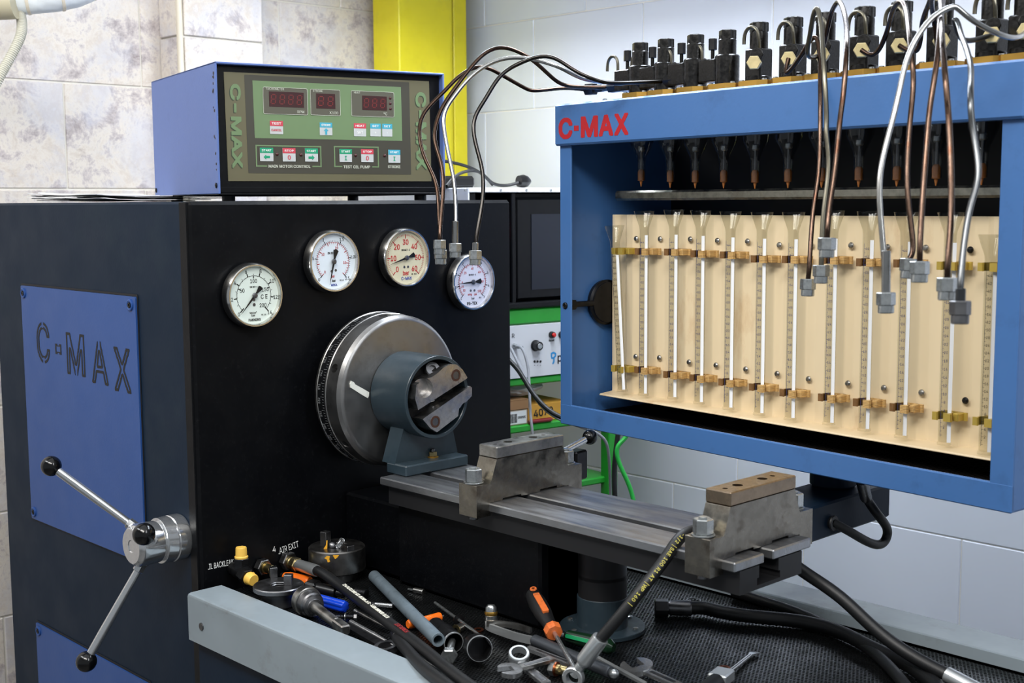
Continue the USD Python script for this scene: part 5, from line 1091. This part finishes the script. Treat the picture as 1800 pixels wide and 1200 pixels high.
for k in range(6): part(sc_, 'thread', lathe([(.774+.0032*k, .0118), (.7752+.0032*k, .0102), (.7764+.0032*k, .0118)], B, EZ, 32), M['steel_dark']) if k > 2 else None
for px in (cF(455, 400), cF(655, 500)):
    q = dk(px, .795); dv_ = unit(V(q[0]-s1c[0], q[1]-s1c[1], 0))
    part(sc_, 'lug', lug(q, dv_, .021 if False else .013, .0115, .0165, .7945), M['steel_dark'])
l2c = dk((592, 958.5), .8165)[:2]; B = V(l2c[0], l2c[1], 0)
lc = Thing('large_coupling', 'large drum-shaped steel coupling with lugs, spring and yellow paint dabs on the deck', 'coupling', loc=(l2c[0], l2c[1], DZ))
part(lc, 'body', lathe([(DZ+.0004, 0), (DZ+.0004, .033), (.7755, .033), (.777, .044), (.779, .0465), (.8145, .0465), (.8165, .0445), (.8165, .020), (.8155, .019), (.80, .019), (.80, 0)], B, EZ, 72), M['coupling_steel'])
for px, w in ((cE(910, 215), .013), (cE(1072, 262), .012)):
    q = dk(px, .8165); dv_ = unit(V(q[0]-l2c[0], q[1]-l2c[1], 0)); part(lc, 'lug', lug(q, dv_, w, .0135, .021 if w > .0125 else .009, .816), M['steel_dark'])
a0, a1 = dk(cE(985, 255), .812), dk(cE(1025, 190), .831); ax = a1-a0; u, w = perp(ax)
part(lc, 'spring', tube([a0+ax*t+.0042*(u*math.cos(t*60)+w*math.sin(t*60)) for t in np.linspace(0, 1, 60)], .0009, 6, steps=160), M['chrome'])
part(lc, 'clamp_ball', ball(dk(cE(955, 232), .818), .0085, 2), M['steel_dark'])
M['yellow_paint'] = pbr('yellow_paint_dab', (226, 164, 40), .5)
for pxs in ([(905, 315), (918, 303), (936, 305), (932, 325), (938, 338), (926, 342), (920, 322)], [(962, 298), (998, 296), (985, 312), (975, 318)]):
    Q = []
    for p in pxs:
        r0 = ray(*cE(*p)); lo = dk(cE(*p), .816)
        ts = np.linspace(0, .09, 200); pts_ = lo[None]+r0[None]*0+(-r0[None])*0
        # intersection with the drum's outer wall
        o2, d2 = CP[:2]-l2c, r0[:2]; a_, b_, c_ = d2@d2, 2*o2@d2, o2@o2-.0467**2; t_ = (-b_-math.sqrt(max(0, b_*b_-4*a_*c_)))/(2*a_); Q.append(CP+r0*t_)
    cen = sum(Q)/len(Q); n_ = unit(V(cen[0]-l2c[0], cen[1]-l2c[1], 0)); uu = np.cross(EZ, n_)
    part(lc, 'paint_dab', prism(sg.Polygon([((q-cen)@uu, q[2]-cen[2]) for q in Q]).buffer(.0006), cen, uu, EZ, .0006, .0012), M['yellow_paint'], False)
q = dk(cE(905, 200), .8165+.010); part(lc, 'paint_dab', prism(sg.Polygon([(-.004, -.008), (.002, -.008), (.003, .006), (.001, .006), (0, -.002)]), q+V(.008, -.004, -.002), unit(V(.7, .7, 0)), EZ, .0008), M['yellow_paint'], False)
# adapter shaft
aa, ab = dk(cF(890, 715), .7845), dk(cF(1395, 1095), .776); d = unit(ab-aa); L = np.linalg.norm(ab-aa)
ad_ = Thing('shaft_adapter', 'turned steel shaft adapter with a round collar and square end by the front rail', 'adapter', loc=tuple(aa))
part(ad_, 'collar', lathe([(-.008, .010), (-.008, .0205), (-.006, .0220), (.006, .0220), (.007, .0205), (.007, .0195)], aa, d, 48), M['steel'])
part(ad_, 'barrel', lathe([(.0065, .0195), (.008, .0192), (.020, .0186), (.022, .0165), (.0265, .0160), (.028, .0120), (.030, .0115), (.030, 0)], aa, d, 48), M['steel_dark'])
part(ad_, 'shaft', cyl(aa+d*.028, aa+d*(L-.026), .0078, 24), M['steel'])
u, w = perp(d); part(ad_, 'square_end', obox(aa, u, w, d, (-.0072, -.0072, L-.028, .0072, .0072, L+.004), .0018), M['steel'])

# ------------------------------------------------------------------ hand tools and bits
def screwdriver(name, label, a, b, prof, m, flutes=6):
    d = unit(b-a); L = np.linalg.norm(b-a); t = Thing(name, label, 'screwdriver', loc=tuple(a)); return t, d, L
M['blue_plastic'] = usdkit.material(stage, '/World/Looks/blue_clear_plastic', {'p': ('principled_bsdf', {'base_color': lin((22, 74, 214)), 'roughness': .12, 'transmission_weight': .35, 'coat_weight': .5, 'ior': 1.47})}, [], surface='p.BSDF')
def fluted(a, d, L, r, n=6, depth=.0016, ends=.004):
    N = 48; th = np.arange(N)*2*math.pi/N; u, w = perp(d); vs = []; S = [0, ends*.3, ends, L-ends, L-ends*.3, L]; K = [.55, .85, 1, 1, .85, .55]
    for s, k in zip(S, K):
        rr_ = (r - depth*(.5+.5*np.cos(n*th))**2)*k; vs.append(a+d*s+rr_[:, None]*(np.cos(th)[:, None]*u+np.sin(th)[:, None]*w))
    i = np.arange(N); j = (i+1) % N; fs = []
    for k in range(5): A_, B_ = k*N, (k+1)*N; fs += [np.c_[A_+i, A_+j, B_+j], np.c_[A_+i, B_+j, B_+i]]
    vs += [a[None], (a+d*L)[None]]; fs += [np.c_[j, i, np.full(N, 6*N)], np.c_[5*N+i, 5*N+j, np.full(N, 6*N+1)]]
    return trimesh.Trimesh(np.vstack(vs), np.vstack(fs), process=False)
a, b = dk(cF(830, 645), .7725), dk(cF(1410, 800), .7725); d = unit(b-a); L = np.linalg.norm(b-a)
t = Thing('blue_screwdriver', 'screwdriver with a clear blue fluted handle behind the shaft adapter', 'screwdriver', loc=tuple(a))
part(t, 'handle', fluted(a, d, L, .0095), M['blue_plastic'])
part(t, 'shaft', cyl(a-d*.045, a+d*.002, .0028, 14), M['zinc'])
a, b = dk(cF(600, 395), .7715), dk(cF(935, 470), .7715); d = unit(b-a)
t = Thing('short_screwdriver', 'short tool with an orange plastic grip lying between the two couplings', 'screwdriver', loc=tuple(a))
part(t, 'grip', lathe([(0, 0), (.001, .007), (.012, .0092), (np.linalg.norm(b-a)-.003, .0092), (np.linalg.norm(b-a), .0075), (np.linalg.norm(b-a), 0)], a, d, 20), M['orange'])
part(t, 'end_cap', cyl(a-d*.006, a+d*.001, .0058, 16), M['black_plastic'])
a, b = dk(cF(985, 545), .776), dk(cF(1290, 610), .7735); d = unit(b-a)
t = Thing('black_connector', 'black plastic elbow connector beside the blue screwdriver handle', 'connector', loc=tuple(a))
part(t, 'barrel', cyl(a, b, .0095, 20), M['black_plastic']); u, w = perp(d)
part(t, 'block', obox(a, u, w, d, (-.012, -.0105, -.012, .012, .0105, .008), .003), M['black_plastic'])
part(t, 'spout', cyl(b, b+d*.014, .0062, 16), M['black_plastic'])
a, b = dk(cF(1540, 600), .7695), dk(cF(1690, 625), .7695)
t = Thing('threaded_stub', 'black threaded stub beside the printed air hose', 'stub', loc=tuple(a)); d = unit(b-a)
part(t, 'stub', lathe([(0, 0), (0, .0068)] + [(.0012*k, .0068 if k % 2 else .0058) for k in range(1, 18)] + [(.0216, 0)], a, d, 18), M['black_oxide'], 20)
a, b = dk(cF(1280, 930), .768), dk(cF(1560, 930), .768); d = unit(b-a); L = np.linalg.norm(b-a)
t = Thing('washered_stud', 'short dark stud with a bright washer near the slotted punch', 'stud', loc=tuple(a))
part(t, 'stud', lathe([(0, 0), (0, .0032)] + [(L*k/30, .0032 if k % 2 else .0027) for k in range(1, 30)] + [(L, 0)], a, d, 14), M['black_oxide'], 20)
part(t, 'washer', cyl(a+d*L*.42, a+d*(L*.42+.0012), .0062, 20), M['zinc']); part(t, 'nut', hexnut(a+d*L*.84, a+d*L, .0052), M['steel_dark'])
def punch(name, label, pa, pb, za, zb, ra, rb, m='steel', tip=.35, catg='punch'):
    a, b = dk(pa, za), dk(pb, zb); d = unit(b-a); L = np.linalg.norm(b-a); t = Thing(name, label, catg, loc=tuple(a))
    part(t, 'shank', lathe([(0, 0), (0, ra*.8), (.0015, ra), (L*(1-tip), ra)], a, d, 18), M[m]); part(t, 'taper', lathe([(L*(1-tip), ra), (L-.001, rb), (L, rb*.6), (L, 0)], a, d, 18), M[m]); return t, a, d, L
punch('drift_punch', 'bright steel taper punch lying beside the front rail', cG(95, 550), cG(595, 825), .772, .772, .0030, .0012, 'chrome', .5)
t, a, d, L = punch('slotted_punch', 'dull steel punch with a forked bright tip under the air hose', cG(500, 625), cG(180, 455), .769, .769, .0022, .0034, 'steel', .8)
part(t, 'fork', [lathe([(L, .0018), (L+.010, .0030), (L+.010, 0)], a, d, 12)], M['chrome'])
punch('long_punch', 'pale tapered rod whose point ends beside the black hose near the frame bottom', cG(820, 925), cG(1112, 1110), .778, .776, .0030, .0008, 'zinc', .8)
t, a, d, L = punch('washered_rod', 'bright steel rod with a dark washer ring halfway along', cH(182, 140), cH(855, 628), .773, .771, .0024, .0012, 'zinc', .25, 'rod')
part(t, 'washer', lathe([(L*.49, .003), (L*.49, .0085), (L*.49+.0012, .0085), (L*.49+.0012, .003)], a, d, 28), M['black_oxide'])
a, b = dk(cG(345, 72), .7725), dk(cG(1022, 748), .785); d = unit(b-a); L = np.linalg.norm(b-a)
t = Thing('grey_pipe', 'dull grey galvanised pipe with an open end, lying across the tools', 'pipe', loc=tuple(a))
M['galv'] = pbr('dull_galvanised', (120, 134, 144), .5, .5, var=.22, vscale=26, dirt=(58, 62, 66), dscale=46, damt=.5)
part(t, 'tube', lathe([(0, 0), (0, .0085), (.0015, .0096), (L-.001, .0096), (L, .0092), (L, .0066), (L-.05, .0066), (L-.05, 0)], a, d, 32), M['galv'])
def socket(name, label, a, d, L, r, ri, m, hexed=True):
    t = Thing(name, label, 'socket', loc=tuple(a)); d = unit(d)
    out = lathe([(0, 0), (0, r*.72), (.003, r*.8), (L*.35, r*.84), (L*.5, r), (L-.002, r), (L, r*.96), (L, 0)], a, d, 44)
    cut = lathe([(L*.45, 0), (L*.45, ri), (L+.01, ri), (L+.01, 0)], a, d, 6 if hexed else 36)
    part(t, 'body', boolean(out, cut), M['black_oxide'], 30); part(t, 'mouth_rim', lathe([(L-.0022, r+.0001), (L+.0002, r*.985), (L+.0003, ri*1.02)], a, d, 44), M['alu'], label='bright mouth rim'); return t
c0, c1 = dk(cG(985, 585), .779), dk(cG(1185, 775), .7775)
t = socket('black_socket', 'black socket with a bolt in its mouth beside the grey pipe end', c0, c1-c0, np.linalg.norm(c1-c0), .0145, .0128, 'black_oxide', False)
bt = Thing('hex_bolt', 'zinc hex bolt lying head-down in the mouth of the black socket', 'bolt', loc=tuple(c1))
a, b = dk(cG(1165, 770), .776), dk(cG(1140, 895), .772); d = unit(b-a)
part(bt, 'shank', cyl(a-d*.004, b, .0052, 18), M['zinc']); part(bt, 'head', hexnut(b-d*.001, b+d*.0095, .0112), M['zinc'])
c0, c1 = dk(cH(720, 730), .781), dk(cH(888, 905), .781)
socket('hex_socket', 'large black hexagon socket with a bright open mouth near the frame bottom', c0-(c1-c0)*.25, unit(c1-c0)+V(.15, -.2, .25), .046, .0172, .0160, 'steel_dark')
a, b = dk(cG(700, 585), .771), dk(cG(1045, 500), .772); d = unit(b-a); L = np.linalg.norm(b-a)
t = Thing('orange_stub', 'stubby orange handle with a thin bright tip behind the grey pipe', 'screwdriver', loc=tuple(a))
part(t, 'handle', lathe([(0, 0), (0, .0055), (.003, .0070), (L*.5, .0062), (L-.002, .0068), (L, .006), (L, 0)], a, d, 18), M['orange']); part(t, 'tip', cyl(b, b+d*.0055, .0014, 10), M['zinc'])
a, b = dk(cG(705, 210), .765), dk(cG(870, 240), .766); d = unit(b-a); L = np.linalg.norm(b-a)
t = Thing('small_nipple', 'tiny steel nipple standing alone by the black casing', 'pipe fitting', loc=tuple(a))
part(t, 'stem', cyl(a, a+d*L*.45, .0018, 10), M['zinc']); part(t, 'barrel', cyl(a+d*L*.4, b, .0048, 18), M['steel']); 
a, b = dk(cG(345, 372), .768), dk(cG(545, 388), .768)
t = Thing('chrome_pin', 'bright chrome pin with a black sleeve beside the grey pipe', 'pin', loc=tuple(a)); d = unit(b-a)
part(t, 'pin', cyl(a, b, .0036, 16), M['chrome']); part(t, 'sleeve', cyl(a-d*.028, a+d*.002, .0052, 16), M['black_oxide'])
a, b = dk(cH(470, 495), .768), dk(cH(545, 455), .769); 
t = Thing('steel_bush', 'small pale steel bush beside the washered rod', 'bush', loc=tuple(a)); part(t, 'bush', lathe([(0, .003), (0, .0058), (.001, .0062), (.011, .0062), (.012, .0058), (.012, .003), (0, .003)], a, unit(b-a), 24), M['steel']); part(t, 'collar', lathe([(-.0014, .003), (-.0014, .0075), (.0002, .0075), (.0002, .003)], a, unit(b-a), 24), M['zinc_yellow'])
# copper / brown washers lying about
for k, (p, z, r) in enumerate(((cH(760, 505), .7632, .0075), (cJ(1040, 930), .7632, .0082))):
    tagp(single('copper_washer', lathe([(0, r*.55), (0, r), (.0014, r), (.0014, r*.55), (0, r*.55)], dk(p, z), unit(V(.05, -.05, 1)), 24), M['copper']).GetPrim(), ('browned copper washer behind the large hexagon socket', 'bright copper washer at the flat screwdriver blade')[k], 'washer')
tagp(single('key_ring', lathe([(0, .0095), (0, .0115), (.0012, .0115), (.0012, .0095), (0, .0095)], dk(cJ(715, 212), .7632), EZ, 28), M['steel_dark']).GetPrim(), 'flat steel ring lying on the deck behind the black hose fitting', 'ring')
# spanners
def spanner_bar(pa, pb, wa, wb, z, th, n=None):
    a, b = dk(pa, z), dk(pb, z); d = unit(b-a); n = unit(V(.1, -.15, 1)) if n is None else n; n = unit(n-d*(n@d)); w = np.cross(n, d); L = np.linalg.norm(b-a)
    bar = prism(sg.Polygon([(0, -wa/2), (L, -wb/2), (L, wb/2), (0, wa/2)]), a, d, w, th/2, th/2)
    grv = prism(sg.Polygon([(L*.2, -wa*.22), (L*.9, -wb*.22), (L*.9, wb*.22), (L*.2, wa*.22)]), a+n*th*.5, d, w, .0004, .0001); return a, b, d, n, w, bar, grv
a, b, d, n, w, bar, grv = spanner_bar(cH(1330, 950), cH(1660, 1215), .011, .012, .7745, .005)
t = Thing('ring_spanner', 'chrome ring spanner with a twelve-point ring, beside the hexagon socket', 'spanner', loc=tuple(a))
rc = dk(cH(1292, 838), .782); ring = lathe([(-.006, 0), (-.006, .0130), (-.0045, .0140), (.0045, .0140), (.006, .0130), (.006, 0)], rc, unit(V(.35, -.3, .9)), 48)
star = sg.Point(0, 0).buffer(.0086, 12).union(unary_union([sa.rotate(sg.box(-.0086, -.0086, .0086, .0086), k*30, origin=(0, 0)) for k in range(3)]).intersection(sg.Point(0, 0).buffer(.0102)))
rn = unit(V(.35, -.3, .9)); ru, rw = perp(rn)
part(t, 'ring', boolean(ring, prism(star, rc, ru, rw, .02, .02)), M['alu'], 25); part(t, 'neck', hull(np.vstack([obox(rc-rn*.004, ru, rw, rn, (-.006, -.006, -.002, .006, .006, .002)).vertices+ (unit(a-rc))*.012, obox(a, d, w, n, (0, -.0055, -.0025, .004, .0055, .0025)).vertices])), M['chrome']); part(t, 'handle', bar, M['chrome']); part(t, 'groove', grv, M['steel_dark'])
def open_jaw(c, d, w, n, r, gap, th, ang=15):
    dd = unit(d*math.cos(math.radians(ang))+w*math.sin(math.radians(ang))); ww = np.cross(n, dd)
    s = sg.Point(0, 0).buffer(r, 16).difference(sg.box(r*-.25, -gap/2, r*1.5, gap/2)).difference(sg.Polygon([(r*.85, -r*1.2), (r*1.5, -r*1.2), (r*1.5, r*1.2), (r*.85, r*1.2)])); return prism(s, c, dd, ww, th/2, th/2)
a, b, d, n, w, bar, grv = spanner_bar(cH(1270, 1010), cH(1725, 885), .0085, .0115, .783, .0045)
t = Thing('open_spanner', 'dark chrome open-ended spanner resting on the ring spanner', 'spanner', loc=tuple(a))
part(t, 'handle', bar, M['steel']); part(t, 'groove', grv, M['steel_dark']); part(t, 'jaw', open_jaw(a-d*.012, -d, w, n, .0165, .013, .006), M['chrome'])
a, b, d, n, w, bar, grv = spanner_bar(cJ(190, 945), cJ(560, 1110), .012, .012, .772, .005)
t = Thing('large_spanner', 'large polished open-ended spanner to the right of the ring-eye hose', 'spanner', loc=tuple(a))
part(t, 'handle', bar, M['chrome']); part(t, 'groove', grv, M['steel_dark']); part(t, 'jaw', open_jaw(a-d*.014, -d, w, n, .0215, .018, .007), M['chrome'])
a, b, d, n, w, bar, grv = spanner_bar(cI(1110, 860), cI(1760, 1215), .0052, .0052, .777, .004)
t = Thing('flat_bar', 'bright flat steel bar beside the large polished spanner', 'bar', loc=tuple(a)); part(t, 'bar', bar, M['alu'], 20)
a, b, d, n, w, bar, grv = spanner_bar(cG(45, 590), cG(420, 800), .010, .013, .770, .005)
t = Thing('dark_spanner', 'dark flat ring spanner lying against the front rail', 'spanner', loc=tuple(a)); part(t, 'handle', bar, M['black_oxide'])
part(t, 'ring', prism(circle(0, 0, .0165, 16).difference(circle(0, 0, .0105, 12)), b+d*.013, d, w, .004, .004), M['steel_dark'])
a, b, d, n, w, bar, grv = spanner_bar(cI(210, 740), cI(790, 965), .008, .009, .776, .005)
t = Thing('steel_lever', 'slim polished lever bar under the grey-handled wrench', 'bar', loc=tuple(a)); part(t, 'bar', bar, M['chrome'], 20); part(t, 'groove', grv, M['steel_dark'])
# grey-handled hook wrench
a, b = dk(cI(285, 630), .781), dk(cI(1330, 1075), .783); d = unit(b-a); L = np.linalg.norm(b-a)
t = Thing('hook_wrench', 'grey round-handled wrench with a looped polished steel head', 'wrench', loc=tuple(a))
M['grey_grip'] = pbr('grey_handle_steel', (74, 78, 84), .4, .6, var=.12, vscale=20, rvar=.1)
part(t, 'handle', lathe([(0, 0), (0, .0062), (.003, .0080), (L-.006, .0080), (L-.004, .0070), (L-.004, .0055), (L+.004, .0055), (L+.007, .0035), (L+.007, 0)], a, d, 28), M['grey_grip'])
part(t, 'handle_end', ball(b+d*.002, .0066, 2), M['zinc'])
def strip(pts, w, th, z):
    P = spline([dk(p, z_) for p, z_ in zip(pts, z)], 40); out = []
    T = np.gradient(P, axis=0); vs = []
    for p, tt in zip(P, T):
        tt = unit(tt); n = np.cross(tt, EZ); n = unit(n); vs.append([p+n*th/2-EZ*w/2, p+n*th/2+EZ*w/2, p-n*th/2+EZ*w/2, p-n*th/2-EZ*w/2])
    v = np.array(vs).reshape(-1, 3); f = []
    for k in range(len(P)-1):
        for i in range(4): a_, b_, c_, d_ = 4*k+i, 4*k+(i+1) % 4, 4*k+4+(i+1) % 4, 4*k+4+i; f += [[a_, b_, c_], [a_, c_, d_]]
    f += [[0, 2, 1], [0, 3, 2]]; m = 4*(len(P)-1); f += [[m, m+1, m+2], [m, m+2, m+3]]; return trimesh.Trimesh(v, f, process=False)
part(t, 'lower_arm', strip([cH(1480, 640), cH(1300, 600), cH(1050, 520), cH(900, 460), cH(862, 430)], .011, .004, [.781, .780, .779, .779, .780]), M['alu'], 30)
part(t, 'upper_arm', strip([cH(870, 415), cH(960, 415), cH(1150, 430), cH(1330, 470), cH(1450, 510)], .008, .004, [.784, .785, .785, .784, .783]), M['steel'], 30)
c = dk(cH(925, 400), .7765)
t = Thing('hose_coupling', 'upright zinc hose coupling with an amber band behind the hook wrench', 'pipe fitting', loc=tuple(c))
part(t, 'barrel', lathe([(-.014, 0), (-.014, .008), (-.0125, .0088), (.006, .0088), (.007, .0078), (.007, 0)], c+V(0, 0, .004), unit(V(-.05, .05, 1)), 24), M['zinc'])
part(t, 'band', lathe([(.007, .0088), (.0085, .0094), (.011, .0094), (.0125, .0088)], c+V(0, 0, .004), unit(V(-.05, .05, 1)), 24), M['brass']); part(t, 'dome', lathe([(.012, .0084), (.018, .0078), (.0215, .005), (.0225, 0)], c+V(0, 0, .004), unit(V(-.05, .05, 1)), 24), M['zinc'])
# black and orange screwdriver
a, b = dk(cI(262, 20), .818), dk(cI(562, 545), .795); d = unit(b-a); L = np.linalg.norm(b-a)
t = Thing('orange_screwdriver', 'black and orange soft-grip screwdriver leaning over the wrenches', 'screwdriver', loc=tuple(a))
hd = part(t, 'handle', lathe([(-.002, 0), (0, .007), (.004, .0105), (L*.25, .0128), (L*.5, .0126), (L*.72, .0098), (L*.84, .0092), (L*.86, .0108), (L*.9, .0112), (L*.9, 0)], a, d, 32), M['rubber'])
part(t, 'collar', lathe([(L*.87, .0110), (L*.89, .0124), (L*.97, .0124), (L, .0112), (L, 0)], a, d, 8), M['orange_worn'], label='orange octagonal collar')
vn = unit(CP-a); vn = unit(vn-d*(vn@d)); sd_ = np.cross(vn, d)
side = unit(vn*.92 + sd_*.38); u2 = np.cross(side, d)
pan = prism(rrect(L*.20, -.0045, L*.66, .0045, .002), a+side*.0088, d, u2 if np.dot(np.cross(d, u2), side) > 0 else -u2, .0045); part(t, 'inlay', pan, M['orange_worn'], 30, label='orange inlay')
part(t, 'hang_ring', lathe([(.0125, .0026), (.0125, .0052), (.0142, .0046), (.0142, .0026)], a+d*.010, side, 20), M['orange_worn'])
tip = dk(cI(822, 1000), .783); part(t, 'shaft', cyl(b-d*.004, tip, .0030, 16), M['chrome'])
a, b = dk(cI(700, 575), .779), dk(cI(1345, 735), .776); d = unit(b-a); L = np.linalg.norm(b-a)
M['green_dark'] = pbr('dark_green_plastic', (16, 40, 24), .18); M['green_bright'] = pbr('bright_green_inlay', (20, 136, 84), .3)
t = Thing('green_screwdriver', 'screwdriver with a dark green handle and bright green stripe', 'screwdriver', loc=tuple(a))
part(t, 'handle', lathe([(0, 0), (0, .005), (.004, .0085), (L*.5, .0105), (L-.006, .0105), (L, .006), (L, 0)], a, d, 28), M['green_dark'])
vn = unit(CP-a); vn = unit(vn-d*(vn@d)); u2 = np.cross(vn, d)
part(t, 'stripe', prism(rrect(.006, -.0026, L*.86, .0026, .0018), a+vn*.0068, d, u2 if np.dot(np.cross(d, u2), vn) > 0 else -u2, .0042), M['green_bright'], 30, label='bright green stripe'); part(t, 'ferrule', cyl(a-d*.006, a+d*.001, .0035, 14), M['zinc'])
# banjo bolt with copper washers
a, b = dk(cI(505, 1000), .772), dk(cI(735, 1045), .7725); d = unit(b-a); L = np.linalg.norm(b-a)
t = Thing('banjo_bolt', 'hollow banjo bolt with copper washers just left of the ring eye', 'bolt', loc=tuple(a))
part(t, 'head', hexnut(a, a+d*.0085, .0096), M['zinc']); part(t, 'washer', lathe([(.0085, .004), (.0085, .0094), (.0105, .0094), (.0105, .004)], a, d, 28), M['copper'])
bb = lathe([(.0105, 0), (.0105, .0068), (L*.6, .0068), (L*.62, .0060), (L*.98, .0060), (L, .005), (L, 0)], a, d, 28); hp_ = a+d*(L*.52); part(t, 'shank', boolean(bb, cyl(hp_, hp_+unit(CP-hp_)*.02, .0028, 16, b=0)), M['zinc_yellow'], 30)
# bench right: flat blade tool, nut block
a, b = dk(cJ(1110, 950), .768), dk(cJ(1310, 790), .766); d = unit(b-a)
t = Thing('flat_screwdriver', 'flat-bladed screwdriver tip with a bright square ferrule at the frame bottom', 'screwdriver', loc=tuple(a))
part(t, 'shaft', cyl(a-d*.02, b, .0030, 16), M['chrome']); e2 = dk(cJ(1385, 755), .765); w = unit(np.cross(EZ, d))
part(t, 'blade', hull(np.vstack([b+w*.0026, b-w*.0026, b+w*.0026+EZ*.002, b-w*.0026+EZ*.002, b+(e2-b)*.45+w*.0052, b+(e2-b)*.45-w*.0052, e2+w*.0046, e2-w*.0046, e2+w*.0046+EZ*.0008, e2-w*.0046+EZ*.0008, b+(e2-b)*.45+w*.0052+EZ*.0018, b+(e2-b)*.45-w*.0052+EZ*.0018])), M['chrome'])
part(t, 'square_ferrule', obox(a-d*.03, d, w, EZ, (-.022, -.0125, -.0055, .012, .0125, .010), .002), M['alu'])
part(t, 'handle', cyl(a-d*.05, a-d*.13, .0115, 20), M['rubber'])
# hoses on the right of the deck
hf = Thing('pressure_hose', 'thick black hose with a dark crimped fitting lying behind the round pedestal', 'hose', loc=tuple(dk(cJ(700, 290), .775)))
a, b = dk(cJ(305, 285), .7745), dk(cJ(690, 290), .7745); d = unit(b-a); L = np.linalg.norm(b-a)
part(hf, 'swivel_nut', hexnut(a, a+d*.020, .0135), M['steel_dark']); part(hf, 'ferrule', lathe([(.019, .0085), (.024, .0115), (L-.003, .0118), (L, .011), (L, .008)], a, d, 28), M['steel_dark'])
part(hf, 'tube', tube([b-d*.002, b+d*.02, dk(cJ(1000, 330), .7745), dk(cJ(1400, 385), .7735), dk((1400, 1091), .7735), dk((1470, 1108), .7735), dk((1530, 1137), .7735), dk((1590, 1165), .7735), dk((1640, 1200), .7735), dk((1700, 1262), .7735)], .0098, 16, steps=110), M['rubber'])
hose('rubber_hose', 'black hose running beside the rear rail behind the free clamp block', [dk((1290, 1040), .772), dk((1340, 1056), .772), dk((1395, 1074), .772), dk((1450, 1098), .772), dk((1490, 1118), .772), dk((1540, 1150), .772), dk((1600, 1215), .772)], .0078)
fh = Thing('fuel_hose', 'black hose slanting from behind the free clamp block to a bright ferrule', 'hose', loc=tuple(deep(1520, 1085, 1.66)))
P = [deep(1330, 940, 1.74), deep(1405, 999, 1.72), deep(1445, 1026, 1.70), deep(1485, 1056, 1.68), deep(1530, 1098, 1.66), deep(1575, 1134, 1.64), deep(1622, 1163, 1.615), deep(1668, 1187, 1.59)]
part(fh, 'tube', tube(P, .0086, 16, steps=100), M['rubber']); d = unit(P[-1]-P[-2]); part(fh, 'ferrule', lathe([(-.004, .0088), (-.003, .0102), (.048, .0102), (.050, .0095), (.050, 0)], P[-1], d, 28), M['alu'])
